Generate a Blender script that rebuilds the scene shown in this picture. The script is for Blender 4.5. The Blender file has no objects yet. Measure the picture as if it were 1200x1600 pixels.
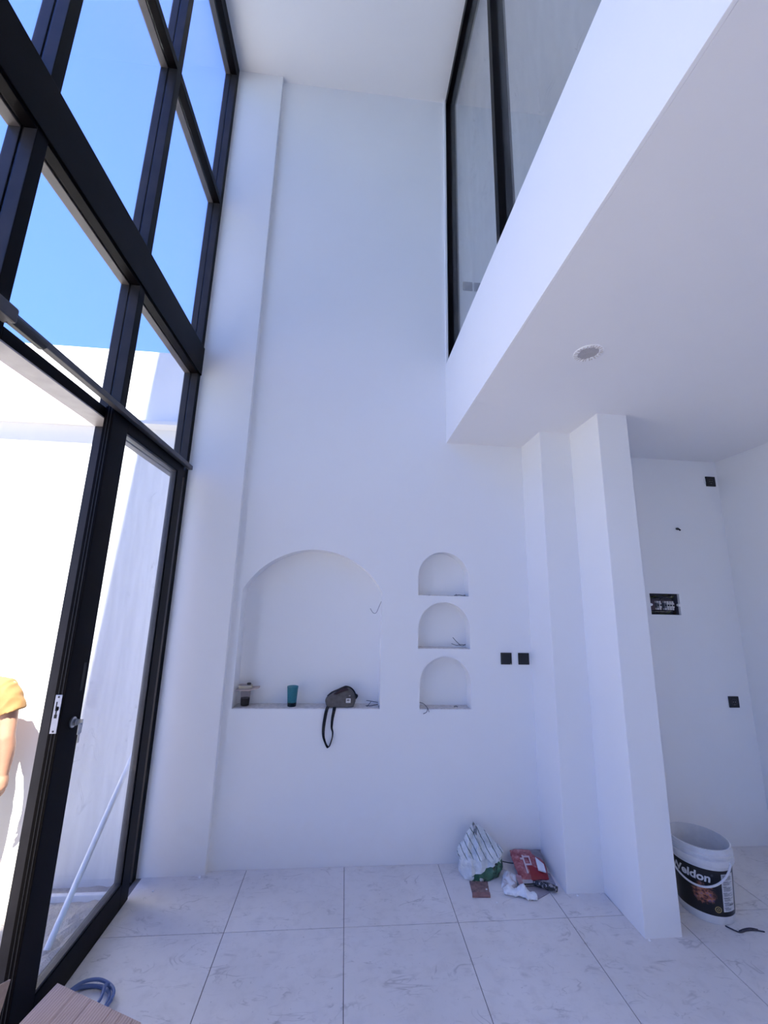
import bpy, bmesh, math, random
from math import sin, cos, pi, radians
from mathutils import Vector, Matrix, noise
random.seed(7)
C = bpy.context.scene.collection
S = bpy.context.scene

# ------------------------------------------------------------------ camera
F, YAW, PIT, ROLL = 640.557, 0.0860121, 0.210645, 0.0236611
cam = bpy.data.cameras.new('camera'); co = bpy.data.objects.new('camera', cam); C.objects.link(co)
cam.sensor_fit = 'HORIZONTAL'; cam.sensor_width = 36.0; cam.lens = F / 1200 * 36.0
cam.clip_start = 0.02; cam.clip_end = 400
f0 = Vector((sin(YAW), cos(YAW), 0)); r0 = Vector((cos(YAW), -sin(YAW), 0)); up = Vector((0, 0, 1))
fw = f0 * cos(PIT) + up * sin(PIT); uu = up * cos(PIT) - f0 * sin(PIT)
rr = r0 * cos(ROLL) + uu * sin(ROLL); u2 = uu * cos(ROLL) - r0 * sin(ROLL)
co.matrix_world = Matrix(((rr.x, u2.x, -fw.x, 0), (rr.y, u2.y, -fw.y, 0), (rr.z, u2.z, -fw.z, 1.65), (0, 0, 0, 1)))
S.camera = co

# ------------------------------------------------------------------ sky and sun
W = bpy.data.worlds.new('sky'); S.world = W; W.use_nodes = True
nt = W.node_tree; nt.nodes.clear()
wo = nt.nodes.new('ShaderNodeOutputWorld'); bg = nt.nodes.new('ShaderNodeBackground')
tc = nt.nodes.new('ShaderNodeTexCoord'); sx = nt.nodes.new('ShaderNodeSeparateXYZ'); cr = nt.nodes.new('ShaderNodeValToRGB')
nt.links.new(tc.outputs['Generated'], sx.inputs[0]); nt.links.new(sx.outputs['Z'], cr.inputs[0])
nt.links.new(cr.outputs[0], bg.inputs[0]); nt.links.new(bg.outputs[0], wo.inputs[0])
e = cr.color_ramp.elements
e[0].position = 0.0; e[0].color = (0.50, 0.80, 1.35, 1)
e[1].position = 1.0; e[1].color = (0.165, 0.330, 1.40, 1)
m_ = cr.color_ramp.elements.new(0.45); m_.color = (0.205, 0.425, 1.40, 1)
bg.inputs[1].default_value = 1.0
sun = bpy.data.lights.new('sun', 'SUN'); so = bpy.data.objects.new('sun', sun); C.objects.link(so)
sun.energy = 13.0; sun.color = (1.0, 0.975, 0.90); sun.angle = radians(0.55)
so.rotation_euler = Vector((-0.055, 0.8, -1.0)).to_track_quat('-Z', 'Y').to_euler(); so.location = (3, -8, 12)

S.view_settings.view_transform = 'Standard'; S.view_settings.look = 'None'
S.view_settings.gamma = 1.0; S.view_settings.use_curve_mapping = False
S.view_settings.exposure = 0.70
S.cycles.max_bounces = 12; S.cycles.diffuse_bounces = 8; S.cycles.transparent_max_bounces = 16

# ------------------------------------------------------------------ materials
def newmat(name):
    m = bpy.data.materials.new(name); m.use_nodes = True
    return m, m.node_tree, m.node_tree.nodes['Principled BSDF']
def N(t, kind, **kw):
    n = t.nodes.new('ShaderNode' + kind)
    for k, v in kw.items(): setattr(n, k, v)
    return n
def pos(t, scale=(1, 1, 1), obj=False):
    mp = N(t, 'Mapping'); mp.inputs['Scale'].default_value = scale
    if obj: g = N(t, 'TexCoord'); t.links.new(g.outputs['Object'], mp.inputs[0])
    else: g = N(t, 'NewGeometry'); t.links.new(g.outputs['Position'], mp.inputs[0])
    return mp.outputs[0]
def noise_(t, vec, scale, detail=4, rough=0.5, dist=0):
    n = N(t, 'TexNoise'); t.links.new(vec, n.inputs['Vector'])
    n.inputs['Scale'].default_value = scale; n.inputs['Detail'].default_value = detail
    n.inputs['Roughness'].default_value = rough; n.inputs['Distortion'].default_value = dist
    return n.outputs['Fac']
def ramp(t, fac, stops):
    r = N(t, 'ValToRGB'); t.links.new(fac, r.inputs[0]); el = r.color_ramp.elements
    el[0].position, el[0].color = stops[0][0], (*stops[0][1], 1)
    el[1].position, el[1].color = stops[-1][0], (*stops[-1][1], 1)
    for p, c in stops[1:-1]: q = el.new(p); q.color = (*c, 1)
    return r.outputs[0]
def mixc(t, fac, a, b, mode='MIX'):
    m = N(t, 'Mix', data_type='RGBA', blend_type=mode)
    for s, v in ((m.inputs[0], fac), (m.inputs[6], a), (m.inputs[7], b)):
        if hasattr(v, 'links'): t.links.new(v, s)
        elif isinstance(v, (int, float)): s.default_value = v
        else: s.default_value = (*v, 1)
    return m.outputs[2]
def math_(t, op, a, b=0.0):
    m = N(t, 'Math', operation=op)
    for s, v in ((m.inputs[0], a), (m.inputs[1], b)):
        if hasattr(v, 'links'): t.links.new(v, s)
        else: s.default_value = v
    return m.outputs[0]
def bump(t, b, h, strength=0.2, dist=0.01):
    n = N(t, 'Bump'); n.inputs['Strength'].default_value = strength; n.inputs['Distance'].default_value = dist
    t.links.new(h, n.inputs['Height']); t.links.new(n.outputs[0], b.inputs['Normal'])
def plain(name, col, rough=0.6, metal=0.0, var=0.08, nscale=30, bmp=0.05, spec=0.5):
    m, t, b = newmat(name); v = pos(t, obj=True); n = noise_(t, v, nscale)
    c2 = tuple(max(0, c * (1 - var)) for c in col); c3 = tuple(min(1, c * (1 + var)) for c in col)
    t.links.new(ramp(t, n, [(0.3, c2), (0.7, c3)]), b.inputs['Base Color'])
    b.inputs['Roughness'].default_value = rough; b.inputs['Metallic'].default_value = metal
    b.inputs['Specular IOR Level'].default_value = spec
    if bmp: bump(t, b, n, bmp, 0.003)
    return m
def wall_paint(name, col):
    m, t, b = newmat(name); v = pos(t)
    n1 = noise_(t, v, 0.9, 3, 0.5); n2 = noise_(t, v, 45, 4, 0.6); n3 = noise_(t, v, 5, 5, 0.6, 0.6)
    c = ramp(t, n1, [(0.3, tuple(x * 0.975 for x in col)), (0.7, col)])
    c = mixc(t, math_(t, 'MULTIPLY', ramp(t, n3, [(0.55, (0, 0, 0)), (0.8, (1, 1, 1))]), 0.06), c, (0.7, 0.68, 0.66))
    # dust and grout smears along the foot of the wall
    sp = N(t, 'SeparateXYZ'); t.links.new(v, sp.inputs[0])
    foot = math_(t, 'SUBTRACT', math_(t, 'ADD', math_(t, 'MULTIPLY', n3, 0.22), 0.03), sp.outputs['Z'])
    foot = N(t, 'MapRange'); 
    d = math_(t, 'SUBTRACT', sp.outputs['Z'], math_(t, 'MULTIPLY', n3, 0.25))
    t.links.new(d, foot.inputs[0]); foot.inputs[1].default_value = -0.12; foot.inputs[2].default_value = 0.16
    foot.inputs[3].default_value = 0.22; foot.inputs[4].default_value = 0.0
    c = mixc(t, foot.outputs[0], c, (0.62, 0.55, 0.50))
    t.links.new(c, b.inputs['Base Color']); b.inputs['Roughness'].default_value = 0.75
    b.inputs['Specular IOR Level'].default_value = 0.25
    bump(t, b, math_(t, 'ADD', math_(t, 'MULTIPLY', n2, 0.3), n3), 0.10, 0.006)
    return m
WALL = wall_paint('white_emulsion', (0.84, 0.84, 0.845))
CEIL = wall_paint('ceiling_paint', (0.82, 0.815, 0.82))
EXT = wall_paint('exterior_render', (0.79, 0.785, 0.775))
LEDGE = plain('rough_plaster', (0.62, 0.58, 0.55), 0.95, nscale=60, var=0.15, bmp=0.6)

def tile_mat():
    m, t, b = newmat('dusty_tile'); v = pos(t)
    n1 = noise_(t, v, 1.6, 4, 0.55, 0.4); n2 = noise_(t, v, 14, 6, 0.6)
    c = ramp(t, n1, [(0.3, (0.67, 0.63, 0.60)), (0.55, (0.73, 0.69, 0.66)), (0.75, (0.78, 0.74, 0.71))])
    # smeared footprints and trowel scuffs: thin bands of a distorted noise, masked in patches
    def strokes(scale, rot, width, seed, lo, hi):
        mp = N(t, 'Mapping'); t.links.new(v, mp.inputs[0]); mp.inputs['Location'].default_value = seed
        mp.inputs['Rotation'].default_value = (0, 0, rot); mp.inputs['Scale'].default_value = (1.0, 2.2, 1)
        s = noise_(t, mp.outputs[0], scale, 3, 0.5, 1.2)
        band = math_(t, 'ABSOLUTE', math_(t, 'SUBTRACT', s, 0.5))
        r = N(t, 'MapRange'); t.links.new(band, r.inputs[0])
        r.inputs[1].default_value = 0.0; r.inputs[2].default_value = width; r.inputs[3].default_value = 1; r.inputs[4].default_value = 0
        mk = noise_(t, mp.outputs[0], scale * 0.9 + 1.3, 2, 0.5)
        k = N(t, 'MapRange'); t.links.new(mk, k.inputs[0]); k.inputs[1].default_value = lo; k.inputs[2].default_value = hi
        return math_(t, 'MULTIPLY', r.outputs[0], k.outputs[0])
    a = strokes(3.2, 0.5, 0.022, (3, 1, 0), 0.53, 0.64)
    d = strokes(5.5, -0.6, 0.026, (7, 4, 0), 0.55, 0.66)
    e_ = strokes(9.0, 1.2, 0.034, (1, 9, 0), 0.54, 0.66)
    c = mixc(t, math_(t, 'MULTIPLY', a, 0.42), c, (0.24, 0.21, 0.20))
    c = mixc(t, math_(t, 'MULTIPLY', d, 0.36), c, (0.26, 0.23, 0.22))
    c = mixc(t, math_(t, 'MULTIPLY', e_, 0.25), c, (0.26, 0.23, 0.22))
    sm = ramp(t, n2, [(0.50, (0, 0, 0)), (0.72, (1, 1, 1))])
    c = mixc(t, math_(t, 'MULTIPLY', sm, 0.22), c, (0.42, 0.38, 0.36))
    sp = noise_(t, v, 60, 2, 0.5); spk = ramp(t, sp, [(0.70, (0, 0, 0)), (0.76, (1, 1, 1))])
    c = mixc(t, math_(t, 'MULTIPLY', spk, 0.35), c, (0.28, 0.25, 0.24))
    t.links.new(c, b.inputs['Base Color']); b.inputs['Roughness'].default_value = 0.62
    b.inputs['Specular IOR Level'].default_value = 0.35
    bump(t, b, n2, 0.12, 0.002)
    return m
TILE = tile_mat()
GROUT = plain('grout', (0.17, 0.155, 0.15), 0.95)
FRAME = plain('brown_black_aluminium', (0.0035, 0.0022, 0.0026), 0.42, 0.0, var=0.3, nscale=8, bmp=0.02, spec=0.06)
FRAME_S = plain('side_lit_aluminium', (0.030, 0.025, 0.024), 0.5, 0.0, var=0.25, nscale=10, spec=0.3)  # skylight on mullion and jamb sides painted in as a lighter base colour
FRAME_D = plain('dusty_lit_aluminium', (0.075, 0.062, 0.062), 0.45, 0.0, var=0.2, nscale=12)  # outer halves paler: dust, plus sunlit ground bounce painted into the colour
FRAME2 = plain('dark_grey_steel', (0.055, 0.052, 0.058), 0.45, 0.3, var=0.15, nscale=20)
GASKET = plain('black_gasket', (0.006, 0.006, 0.007), 0.6, bmp=0)
BLACKP = plain('black_plastic', (0.008, 0.008, 0.009), 0.35, bmp=0)
CHROME = plain('brushed_steel', (0.55, 0.55, 0.56), 0.3, 0.9, var=0.1, nscale=80)
ZINC = plain('zinc_plate', (0.5, 0.5, 0.54), 0.4, 0.4, var=0.06)

def glass_mat(name, dust, tint=(0.97, 0.985, 0.99), streak=True):
    m = bpy.data.materials.new(name); m.use_nodes = True; t = m.node_tree; t.nodes.clear()
    out = N(t, 'OutputMaterial'); tr = N(t, 'BsdfTransparent'); gl = N(t, 'BsdfGlossy'); df = N(t, 'BsdfDiffuse')
    tr.inputs[0].default_value = (*tint, 1); gl.inputs['Roughness'].default_value = 0.01
    df.inputs[0].default_value = (0.75, 0.76, 0.78, 1)
    lw = N(t, 'LayerWeight'); lw.inputs[0].default_value = 0.5
    fz = math_(t, 'ADD', math_(t, 'MULTIPLY', math_(t, 'POWER', lw.outputs['Facing'], 4.0), 0.5), 0.03)
    a = N(t, 'MixShader'); t.links.new(fz, a.inputs[0]); t.links.new(tr.outputs[0], a.inputs[1]); t.links.new(gl.outputs[0], a.inputs[2])
    b = N(t, 'MixShader'); t.links.new(a.outputs[0], b.inputs[1]); t.links.new(df.outputs[0], b.inputs[2])
    v = pos(t); mp = N(t, 'Mapping'); t.links.new(v, mp.inputs[0]); mp.inputs['Rotation'].default_value = (0.5, 0, 0); mp.inputs['Scale'].default_value = (1, 7, 1.0)
    n = noise_(t, mp.outputs[0], 2.0, 6, 0.65, 0.5)
    f = math_(t, 'MULTIPLY', ramp(t, n, [(0.35, (0.35,) * 3), (0.75, (1.6,) * 3)]), dust)
    if streak:
        mp2 = N(t, 'Mapping'); t.links.new(v, mp2.inputs[0]); mp2.inputs['Scale'].default_value = (1, 1.6, 1.2); mp2.inputs['Rotation'].default_value = (0.9, 0, 0)
        s = noise_(t, mp2.outputs[0], 3.0, 2, 0.5, 1.5)
        band = math_(t, 'ABSOLUTE', math_(t, 'SUBTRACT', s, 0.5))
        r = N(t, 'MapRange'); t.links.new(band, r.inputs[0]); r.inputs[1].default_value = 0; r.inputs[2].default_value = 0.006; r.inputs[3].default_value = 0.22; r.inputs[4].default_value = 0
        mk = noise_(t, v, 4.0, 2); kk = N(t, 'MapRange'); t.links.new(mk, kk.inputs[0]); kk.inputs[1].default_value = 0.52; kk.inputs[2].default_value = 0.62
        f = math_(t, 'ADD', f, math_(t, 'MULTIPLY', r.outputs[0], kk.outputs[0]))
    t.links.new(f, b.inputs[0]); t.links.new(b.outputs[0], out.inputs[0])
    return m
GLASS = glass_mat('clear_glass', 0.006, streak=False)
DGLASS = glass_mat('dusty_door_glass', 0.075)
PGLASS = glass_mat('partition_glass', 0.05, (0.93, 0.94, 0.945))

# ------------------------------------------------------------------ mesh helpers
def box(bm, x0, x1, y0, y1, z0, z1, bev=0.0):
    g = bmesh.ops.create_cube(bm, size=1)
    bmesh.ops.scale(bm, vec=(x1 - x0, y1 - y0, z1 - z0), verts=g['verts'])
    bmesh.ops.translate(bm, vec=((x0 + x1) / 2, (y0 + y1) / 2, (z0 + z1) / 2), verts=g['verts'])
    if bev:
        ed = list({e for v in g['verts'] for e in v.link_edges})
        bmesh.ops.bevel(bm, geom=ed, offset=bev, segments=2, affect='EDGES', profile=0.6)
def BX(*a, bev=0.0):
    bm = bmesh.new(); box(bm, *a, bev=bev); return bm
def loft(bm, rings, cap=True, closed=True):
    vs = [[bm.verts.new(p) for p in r] for r in rings]; n = len(vs[0])
    for a, b in zip(vs[:-1], vs[1:]):
        for i in range(n if closed else n - 1):
            j = (i + 1) % n; bm.faces.new((a[i], a[j], b[j], b[i]))
    if cap and closed: bm.faces.new(vs[0][::-1]); bm.faces.new(vs[-1])
    return vs
def catmull(pts, k=6):
    P = [Vector(p) for p in pts]; out = []
    for i in range(len(P) - 1):
        p0 = P[max(i - 1, 0)]; p1 = P[i]; p2 = P[i + 1]; p3 = P[min(i + 2, len(P) - 1)]
        for s in range(k):
            t = s / k
            out.append(0.5 * ((2 * p1) + (p2 - p0) * t + (2 * p0 - 5 * p1 + 4 * p2 - p3) * t * t + (3 * p1 - p0 - 3 * p2 + p3) * t ** 3))
    out.append(P[-1]); return out
def tube(bm, pts, r, n=8, k=6, flat=1.0, smooth_path=True):
    P = catmull(pts, k) if smooth_path else [Vector(p) for p in pts]
    rs = r if callable(r) else (lambda t: r)
    T = (P[1] - P[0]).normalized(); ref = Vector((0, 0, 1)) if abs(T.z) < 0.9 else Vector((0, 1, 0))
    u = T.cross(ref).normalized(); rings = []
    for i, p in enumerate(P):
        T = (P[min(i + 1, len(P) - 1)] - P[max(i - 1, 0)]).normalized()
        u = (u - T * u.dot(T)).normalized(); w = T.cross(u); R = rs(i / (len(P) - 1))
        rings.append([p + u * (R * cos(2 * pi * q / n)) + w * (R * flat * sin(2 * pi * q / n)) for q in range(n)])
    loft(bm, rings)
def lathe(bm, prof, cx=0, cy=0, n=40, cap=False):
    rings = [[(cx + r * cos(2 * pi * i / n), cy + r * sin(2 * pi * i / n), z) for i in range(n)] for r, z in prof]
    return loft(bm, rings, cap=cap)
def cyl(bm, cx, cy, z0, z1, r0_, r1_=None, n=24):
    lathe(bm, [(r0_, z0), (r0_ if r1_ is None else r1_, z1)], cx, cy, n, cap=True)
ROOT = {}
def obj(name, bm, m, parent=None, smooth=False, loc=None):
    """link bm (world coordinates) as one object"""
    if parent is not None: off = ROOT[parent.name]
    elif loc is not None: off = Vector(loc)
    else:
        xs = [v.co for v in bm.verts]; off = Vector(((min(c.x for c in xs) + max(c.x for c in xs)) / 2, (min(c.y for c in xs) + max(c.y for c in xs)) / 2, min(c.z for c in xs)))
    bmesh.ops.translate(bm, vec=-off, verts=bm.verts)
    bmesh.ops.recalc_face_normals(bm, faces=bm.faces)
    me = bpy.data.meshes.new(name); bm.to_mesh(me); bm.free()
    for mm in (m if isinstance(m, (list, tuple)) else [m]): me.materials.append(mm)
    if smooth:
        for p in me.polygons: p.use_smooth = True
        try: me.set_sharp_from_angle(angle=radians(40))
        except Exception: pass
    o = bpy.data.objects.new(name, me); C.objects.link(o)
    if parent is not None: o.parent = parent
    else: o.location = off
    ROOT[o.name] = off
    return o
def thing(name, label=None, cat=None, loc=(0, 0, 0), group=None, kind=None):
    o = bpy.data.objects.new(name, None); C.objects.link(o); o.location = loc; o.empty_display_size = 0.1
    ROOT[o.name] = Vector(loc); return tag(o, label, cat, group, kind)
def tag(o, label=None, cat=None, group=None, kind=None):
    if label: o['label'] = label
    if cat: o['category'] = cat
    if group: o['group'] = group
    if kind: o['kind'] = kind
    return o
def struct(name, bm, m, label, cat, **k): return tag(obj(name, bm, m, **k), label, cat, kind='structure')

# ------------------------------------------------------------------ dimensions (metres)
YB = 3.0; YR = 3.09; XF = -1.172; XB = -1.272; XP = -0.777; YPL = 2.955
ZC = 6.37; XS = 0.74; ZS0 = 2.871; ZS1 = 3.555; XR = 3.11; YN = -4.5

# floor: grout bed and one object per tile
fl = struct('floor', BX(XB + 0.10, XR, YN, YR, -0.14, -0.004), GROUT, 'dusty pale grey tiled floor of the room', 'floor', loc=(0, 0, 0))
tmesh = {}
def add_tile(x0, x1, y0, y1):
    g = 0.0016; w, d = round(x1 - x0, 4), round(y1 - y0, 4)
    if w < 0.03 or d < 0.03: return
    if (w, d) not in tmesh:
        bm = BX(g, w - g, g, d - g, -0.003, 0.0); me = bpy.data.meshes.new('tile')
        ed = [e_ for e_ in bm.edges if all(v.co.z > -0.001 for v in e_.verts)]
        bmesh.ops.bevel(bm, geom=ed, offset=0.0012, segments=1, affect='EDGES')
        bm.to_mesh(me); bm.free(); me.materials.append(TILE); tmesh[(w, d)] = me
    o = bpy.data.objects.new('tile', tmesh[(w, d)]); C.objects.link(o); o.parent = fl; o.location = (x0, y0, 0)
xs = [-1.14 + 0.6 * i for i in range(8)]; xs[-1] = XR
ys = [YN] + [2.51 - 0.6 * i for i in range(11, -1, -1)]
for i in range(len(xs) - 1):
    for j in range(len(ys) - 1): add_tile(xs[i], xs[i + 1], ys[j], ys[j + 1])
# last row, cut round the stepped column
for x0, x1, y1 in ((-1.14, -0.54, YB), (-0.54, 0.06, YB), (0.06, 0.66, YB), (0.66, 1.26, YB), (1.26, 1.58, YB), (1.86, 2.46, YR), (2.46, XR, YR), (1.58, 1.86, YR)):
    add_tile(x0, x1, 2.51, y1)

# ------------------------------------------------------------------ walls
def arch_pts(x0, x1, z0, zs, zt, n=28):
    """outline of a niche: flat foot, straight sides to zs, arc up to zt"""
    w = (x1 - x0) / 2; h = zt - zs; R = (w * w + h * h) / (2 * h); cx = (x0 + x1) / 2; cz = zt - R
    a = math.asin(min(1, w / R)) if R >= w and h <= w else pi / 2
    if h > w * 0.98: return [(x0, z0), (x1, z0)] + [(cx + w * cos(q), zs + h * sin(q)) for q in [pi * i / n for i in range(n + 1)]]
    return [(x0, z0), (x1, z0)] + [(cx + R * sin(a - 2 * a * i / n), cz + R * cos(a - 2 * a * i / n)) for i in range(n + 1)]
NICHES = [(-0.722, 0.262, 0.920, 1.700, 1.993, 0.14),
          (0.522, 0.897, 1.687, 1.822, 2.006, 0.11), (0.524, 0.901, 1.317, 1.455, 1.642, 0.11), (0.535, 0.901, 0.918, 1.082, 1.265, 0.11)]
def holed_face(bm, outer, holes, y):
    allv = []; ed = []
    for lp in [outer] + holes:
        vs = [bm.verts.new((x, y, z)) for x, z in lp]; allv.append(vs)
        for i in range(len(vs)): ed.append(bm.edges.new((vs[i], vs[(i + 1) % len(vs)])))
    bmesh.ops.triangle_fill(bm, edges=ed, use_beauty=True, normal=(0, -1, 0))
    return allv
bm = bmesh.new()
holes = [arch_pts(*n[:5]) for n in NICHES]
lv = holed_face(bm, [(XB, -0.14), (1.60, -0.14), (1.60, ZC + 0.1), (XB, ZC + 0.1)], holes, YB)
# outer slab edges and back
o_ = lv[0]; back = [bm.verts.new((v.co.x, YB + 0.20, v.co.z)) for v in o_]
for i in range(4): bm.faces.new((o_[i], o_[(i + 1) % 4], back[(i + 1) % 4], back[i]))
bm.faces.new(back)
for hv, nd in zip(lv[1:], NICHES):      # reveals and backs of the niches
    bk = [bm.verts.new((v.co.x, YB + nd[5], v.co.z)) for v in hv]
    for i in range(len(hv)): bm.faces.new((hv[i], hv[(i + 1) % len(hv)], bk[(i + 1) % len(hv)], bk[i]))
    bm.faces.new(bk)
# upper storey back wall to the right of the slab edge
box(bm, 1.60, XR + 0.1, YB, YB + 0.2, ZS1 - 0.1, ZC + 0.1)
wall_back = struct('wall_back', bm, WALL, 'white back wall with one wide and three small arched niches', 'wall', loc=(0, YB, 0))
for nd in NICHES:                        # unpainted plaster ledges, ragged front edge
    bm = bmesh.new(); n = 26; x0, x1 = nd[0] + 0.004, nd[1] - 0.004
    fr_ = [(x0 + (x1 - x0) * i / n, YB + 0.006 + random.random() * 0.008) for i in range(n + 1)]
    top = [bm.verts.new((x, y, nd[2] + 0.003 + random.random() * 0.002)) for x, y in fr_]; bk = [bm.verts.new((x, YB + nd[5] - 0.001, nd[2] + 0.003 + random.random() * 0.002)) for x, y in fr_]
    bt = [bm.verts.new((x, y, nd[2] - 0.001)) for x, y in fr_]
    for i in range(n):
        bm.faces.new((top[i], top[i + 1], bk[i + 1], bk[i])); bm.faces.new((bt[i], bt[i + 1], top[i + 1], top[i]))
    o = obj('ledge', bm, LEDGE, wall_back); o['label'] = 'unpainted rough plaster foot of the niche'

struct('trim_1', BX(XB, XP, YPL, YB + 0.02, -0.1, ZC + 0.02, bev=0.004), WALL, 'shallow white pilaster between the tall window and the niche wall', 'pilaster')
bm = bmesh.new()
# kitchen recess wall with the breaker box opening
BXo = (2.380, 2.628, 1.586, 1.748)
n_ = []
def notch(xc, zc, s): return [(xc + s * 0.016 * sin(q), zc - s * 0.010 * cos(q)) for q in [pi * i / 6 for i in range(7)]]
x0, x1, z0, z1 = BXo; zc = (z0 + z1) / 2 - 0.006
outl = [(x0, z0), (x1, z0)] + [(x1 - 0.016 * sin(pi * i / 6), zc - 0.011 * cos(pi * i / 6)) for i in range(7)] + [(x1, z1), (x0, z1)] + [(x0 + 0.020 * sin(pi * i / 6), zc + 0.011 * cos(pi * i / 6)) for i in range(7)]
lv = holed_face(bm, [(1.58, -0.1), (XR + 0.1, -0.1), (XR + 0.1, ZS0 + 0.05), (1.58, ZS0 + 0.05)], [outl], YR)
bk = [bm.verts.new((v.co.x, YR + 0.02, v.co.z)) for v in lv[1]]
for i in range(len(bk)): bm.faces.new((lv[1][i], lv[1][(i + 1) % len(bk)], bk[(i + 1) % len(bk)], bk[i]))
o_ = lv[0]; back = [bm.verts.new((v.co.x, YR + 0.20, v.co.z)) for v in o_]
for i in range(4): bm.faces.new((o_[i], o_[(i + 1) % 4], back[(i + 1) % 4], back[i]))
bm.faces.new(back)
struct('wall_recess', bm, WALL, 'shaded white wall of the recess behind the paint bucket', 'wall', loc=(2, YR, 0))
struct('trim_2', BX(1.352, 1.60, 2.685, YB + 0.05, -0.1, ZS0 + 0.05, bev=0.004), WALL, 'shorter white column step beside the three small niches', 'column')
struct('trim_3', BX(1.582, 1.785, 2.350, YR + 0.05, -0.1, ZS0 + 0.05, bev=0.004), WALL, 'foremost white column standing left of the paint bucket', 'column')
struct('wall_right', BX(XR, XR + 0.2, YN, YR + 0.2, -0.1, ZC + 0.1), WALL, 'plain white right-hand wall at the photo edge', 'wall')
struct('wall_rear', BX(XB, XR + 0.2, YN - 0.2, YN, -0.14, ZC + 0.1), WALL, 'plain white wall behind the viewpoint', 'wall')
struct('ceiling', BX(XB, XR + 0.2, YN - 0.2, YB + 0.2, ZC, ZC + 0.25), CEIL, 'high white ceiling above the double-height room', 'ceiling')
struct('trim_4', BX(XS + 0.0131, XR + 0.05, YN, YB + 0.12, ZS0, ZS1 - 0.10), CEIL, 'lowered white ceiling slab under the upper floor', 'ceiling')
struct('trim_5', BX(XS, XS + 0.013, YN, YB + 0.01, ZS0, ZS1, bev=0.002), WALL, 'white upstand of the slab edge below the interior window', 'fascia')
struct('trim_6', BX(XB - 0.13, XF, YN - 0.2, YB + 0.2, 7.22, 7.34), EXT, 'roof coping above the tall window', 'coping')
struct('trim_7', BX(XB, XR, YN, YB + 0.2, ZC + 0.24, 7.22), EXT, 'roof parapet above the ceiling', 'parapet')

# ------------------------------------------------------------------ curtain wall
win = thing('window_1', 'double-height window of dark frames and clear glass, left side', 'window', (XF, 2.0, 0), kind='structure')
MY = [2.02 - 0.757 * i for i in range(9)]        # mullion positions, then the jamb
def member(name, y0, y1, z0, z1, xf=XF, horiz=False, lab=None):
    """frame bar: outer half, recessed gasket, inner half"""
    bm = bmesh.new(); xm = -1.222
    box(bm, xm + 0.006, xf, y0, y1, z0, z1, bev=0.0025); n0 = len(bm.faces); box(bm, XB, xm - 0.006, y0, y1, z0, z1, bev=0.0025)
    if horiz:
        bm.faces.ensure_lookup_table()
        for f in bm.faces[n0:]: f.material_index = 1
    e_ = 0.008
    if horiz: box(bm, xm - 0.007, xm + 0.007, y0, y1, z0 + e_, z1 - e_)
    else: box(bm, xm - 0.007, xm + 0.007, y0 + e_, y1 - e_, z0, z1)
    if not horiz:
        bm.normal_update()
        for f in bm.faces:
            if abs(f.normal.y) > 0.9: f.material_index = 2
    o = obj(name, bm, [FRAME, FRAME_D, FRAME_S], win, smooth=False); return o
ZT = [(0.0, 0.0), (2.463, 2.512), (3.285, 3.515), (4.825, 4.880), (6.235, 6.37)]
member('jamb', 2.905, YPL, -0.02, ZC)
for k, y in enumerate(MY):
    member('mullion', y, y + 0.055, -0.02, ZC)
bays = [(MY[0] + 0.055, 2.905)] + [(MY[i + 1] + 0.055, MY[i]) for i in range(len(MY) - 1)]
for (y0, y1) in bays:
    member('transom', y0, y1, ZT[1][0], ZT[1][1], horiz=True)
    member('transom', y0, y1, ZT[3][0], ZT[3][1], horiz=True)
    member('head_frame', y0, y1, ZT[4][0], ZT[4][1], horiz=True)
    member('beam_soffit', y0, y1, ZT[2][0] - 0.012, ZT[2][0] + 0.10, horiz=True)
obj('floor_beam', BX(-1.215, XF + 0.008, YN, YPL, ZT[2][0], ZT[2][1], bev=0.003), FRAME, win)
obj('floor_beam', BX(XB, -1.222, YN, YPL, ZT[2][0] + 0.01, ZT[2][1], bev=0.003), FRAME, win)
for b, (y0, y1) in enumerate(bays):
    for (z0, z1) in ((2.512, 3.285), (3.515, 4.825), (4.88, 6.235)):
        obj('pane', BX(-1.2245, -1.2195, y0 - 0.004, y1 + 0.004, z0 - 0.004, z1 + 0.004), GLASS, win)
    if b >= 2: obj('pane', BX(-1.2245, -1.2195, y0 - 0.004, y1 + 0.004, 0.02, 2.467), GLASS, win)
o = obj('soffit_plate', BX(XB, XF - 0.001, MY[1] + 0.055, MY[0], 2.457, 2.4635), plain('pale_lit_aluminium', (0.30, 0.28, 0.29), 0.5, var=0.12, nscale=14), win); o['label'] = 'pale underside of the doorway head, ground bounce painted in'  # light thrown up from the sunlit ground, painted in as a pale plate
obj('sill', BX(XB, -1.175, YN, YPL, -0.05, 0.004), FRAME, win)
# dusty sliding leaf parked over the last bay
leaf = thing('door_1', 'dusty sliding glass door leaf with silver lock plate and key', 'door', (-1.145, 2.3, 0), kind='structure')
LX0, LX1 = -1.166, -1.126
def lbar(nm, y0, y1, z0, z1):
    bm = bmesh.new(); box(bm, LX0, LX1, y0, y1, z0, z1, bev=0.002); return obj(nm, bm, FRAME, leaf)
st = lbar('stile', 1.905, 2.040, 0.006, 2.515)
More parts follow.
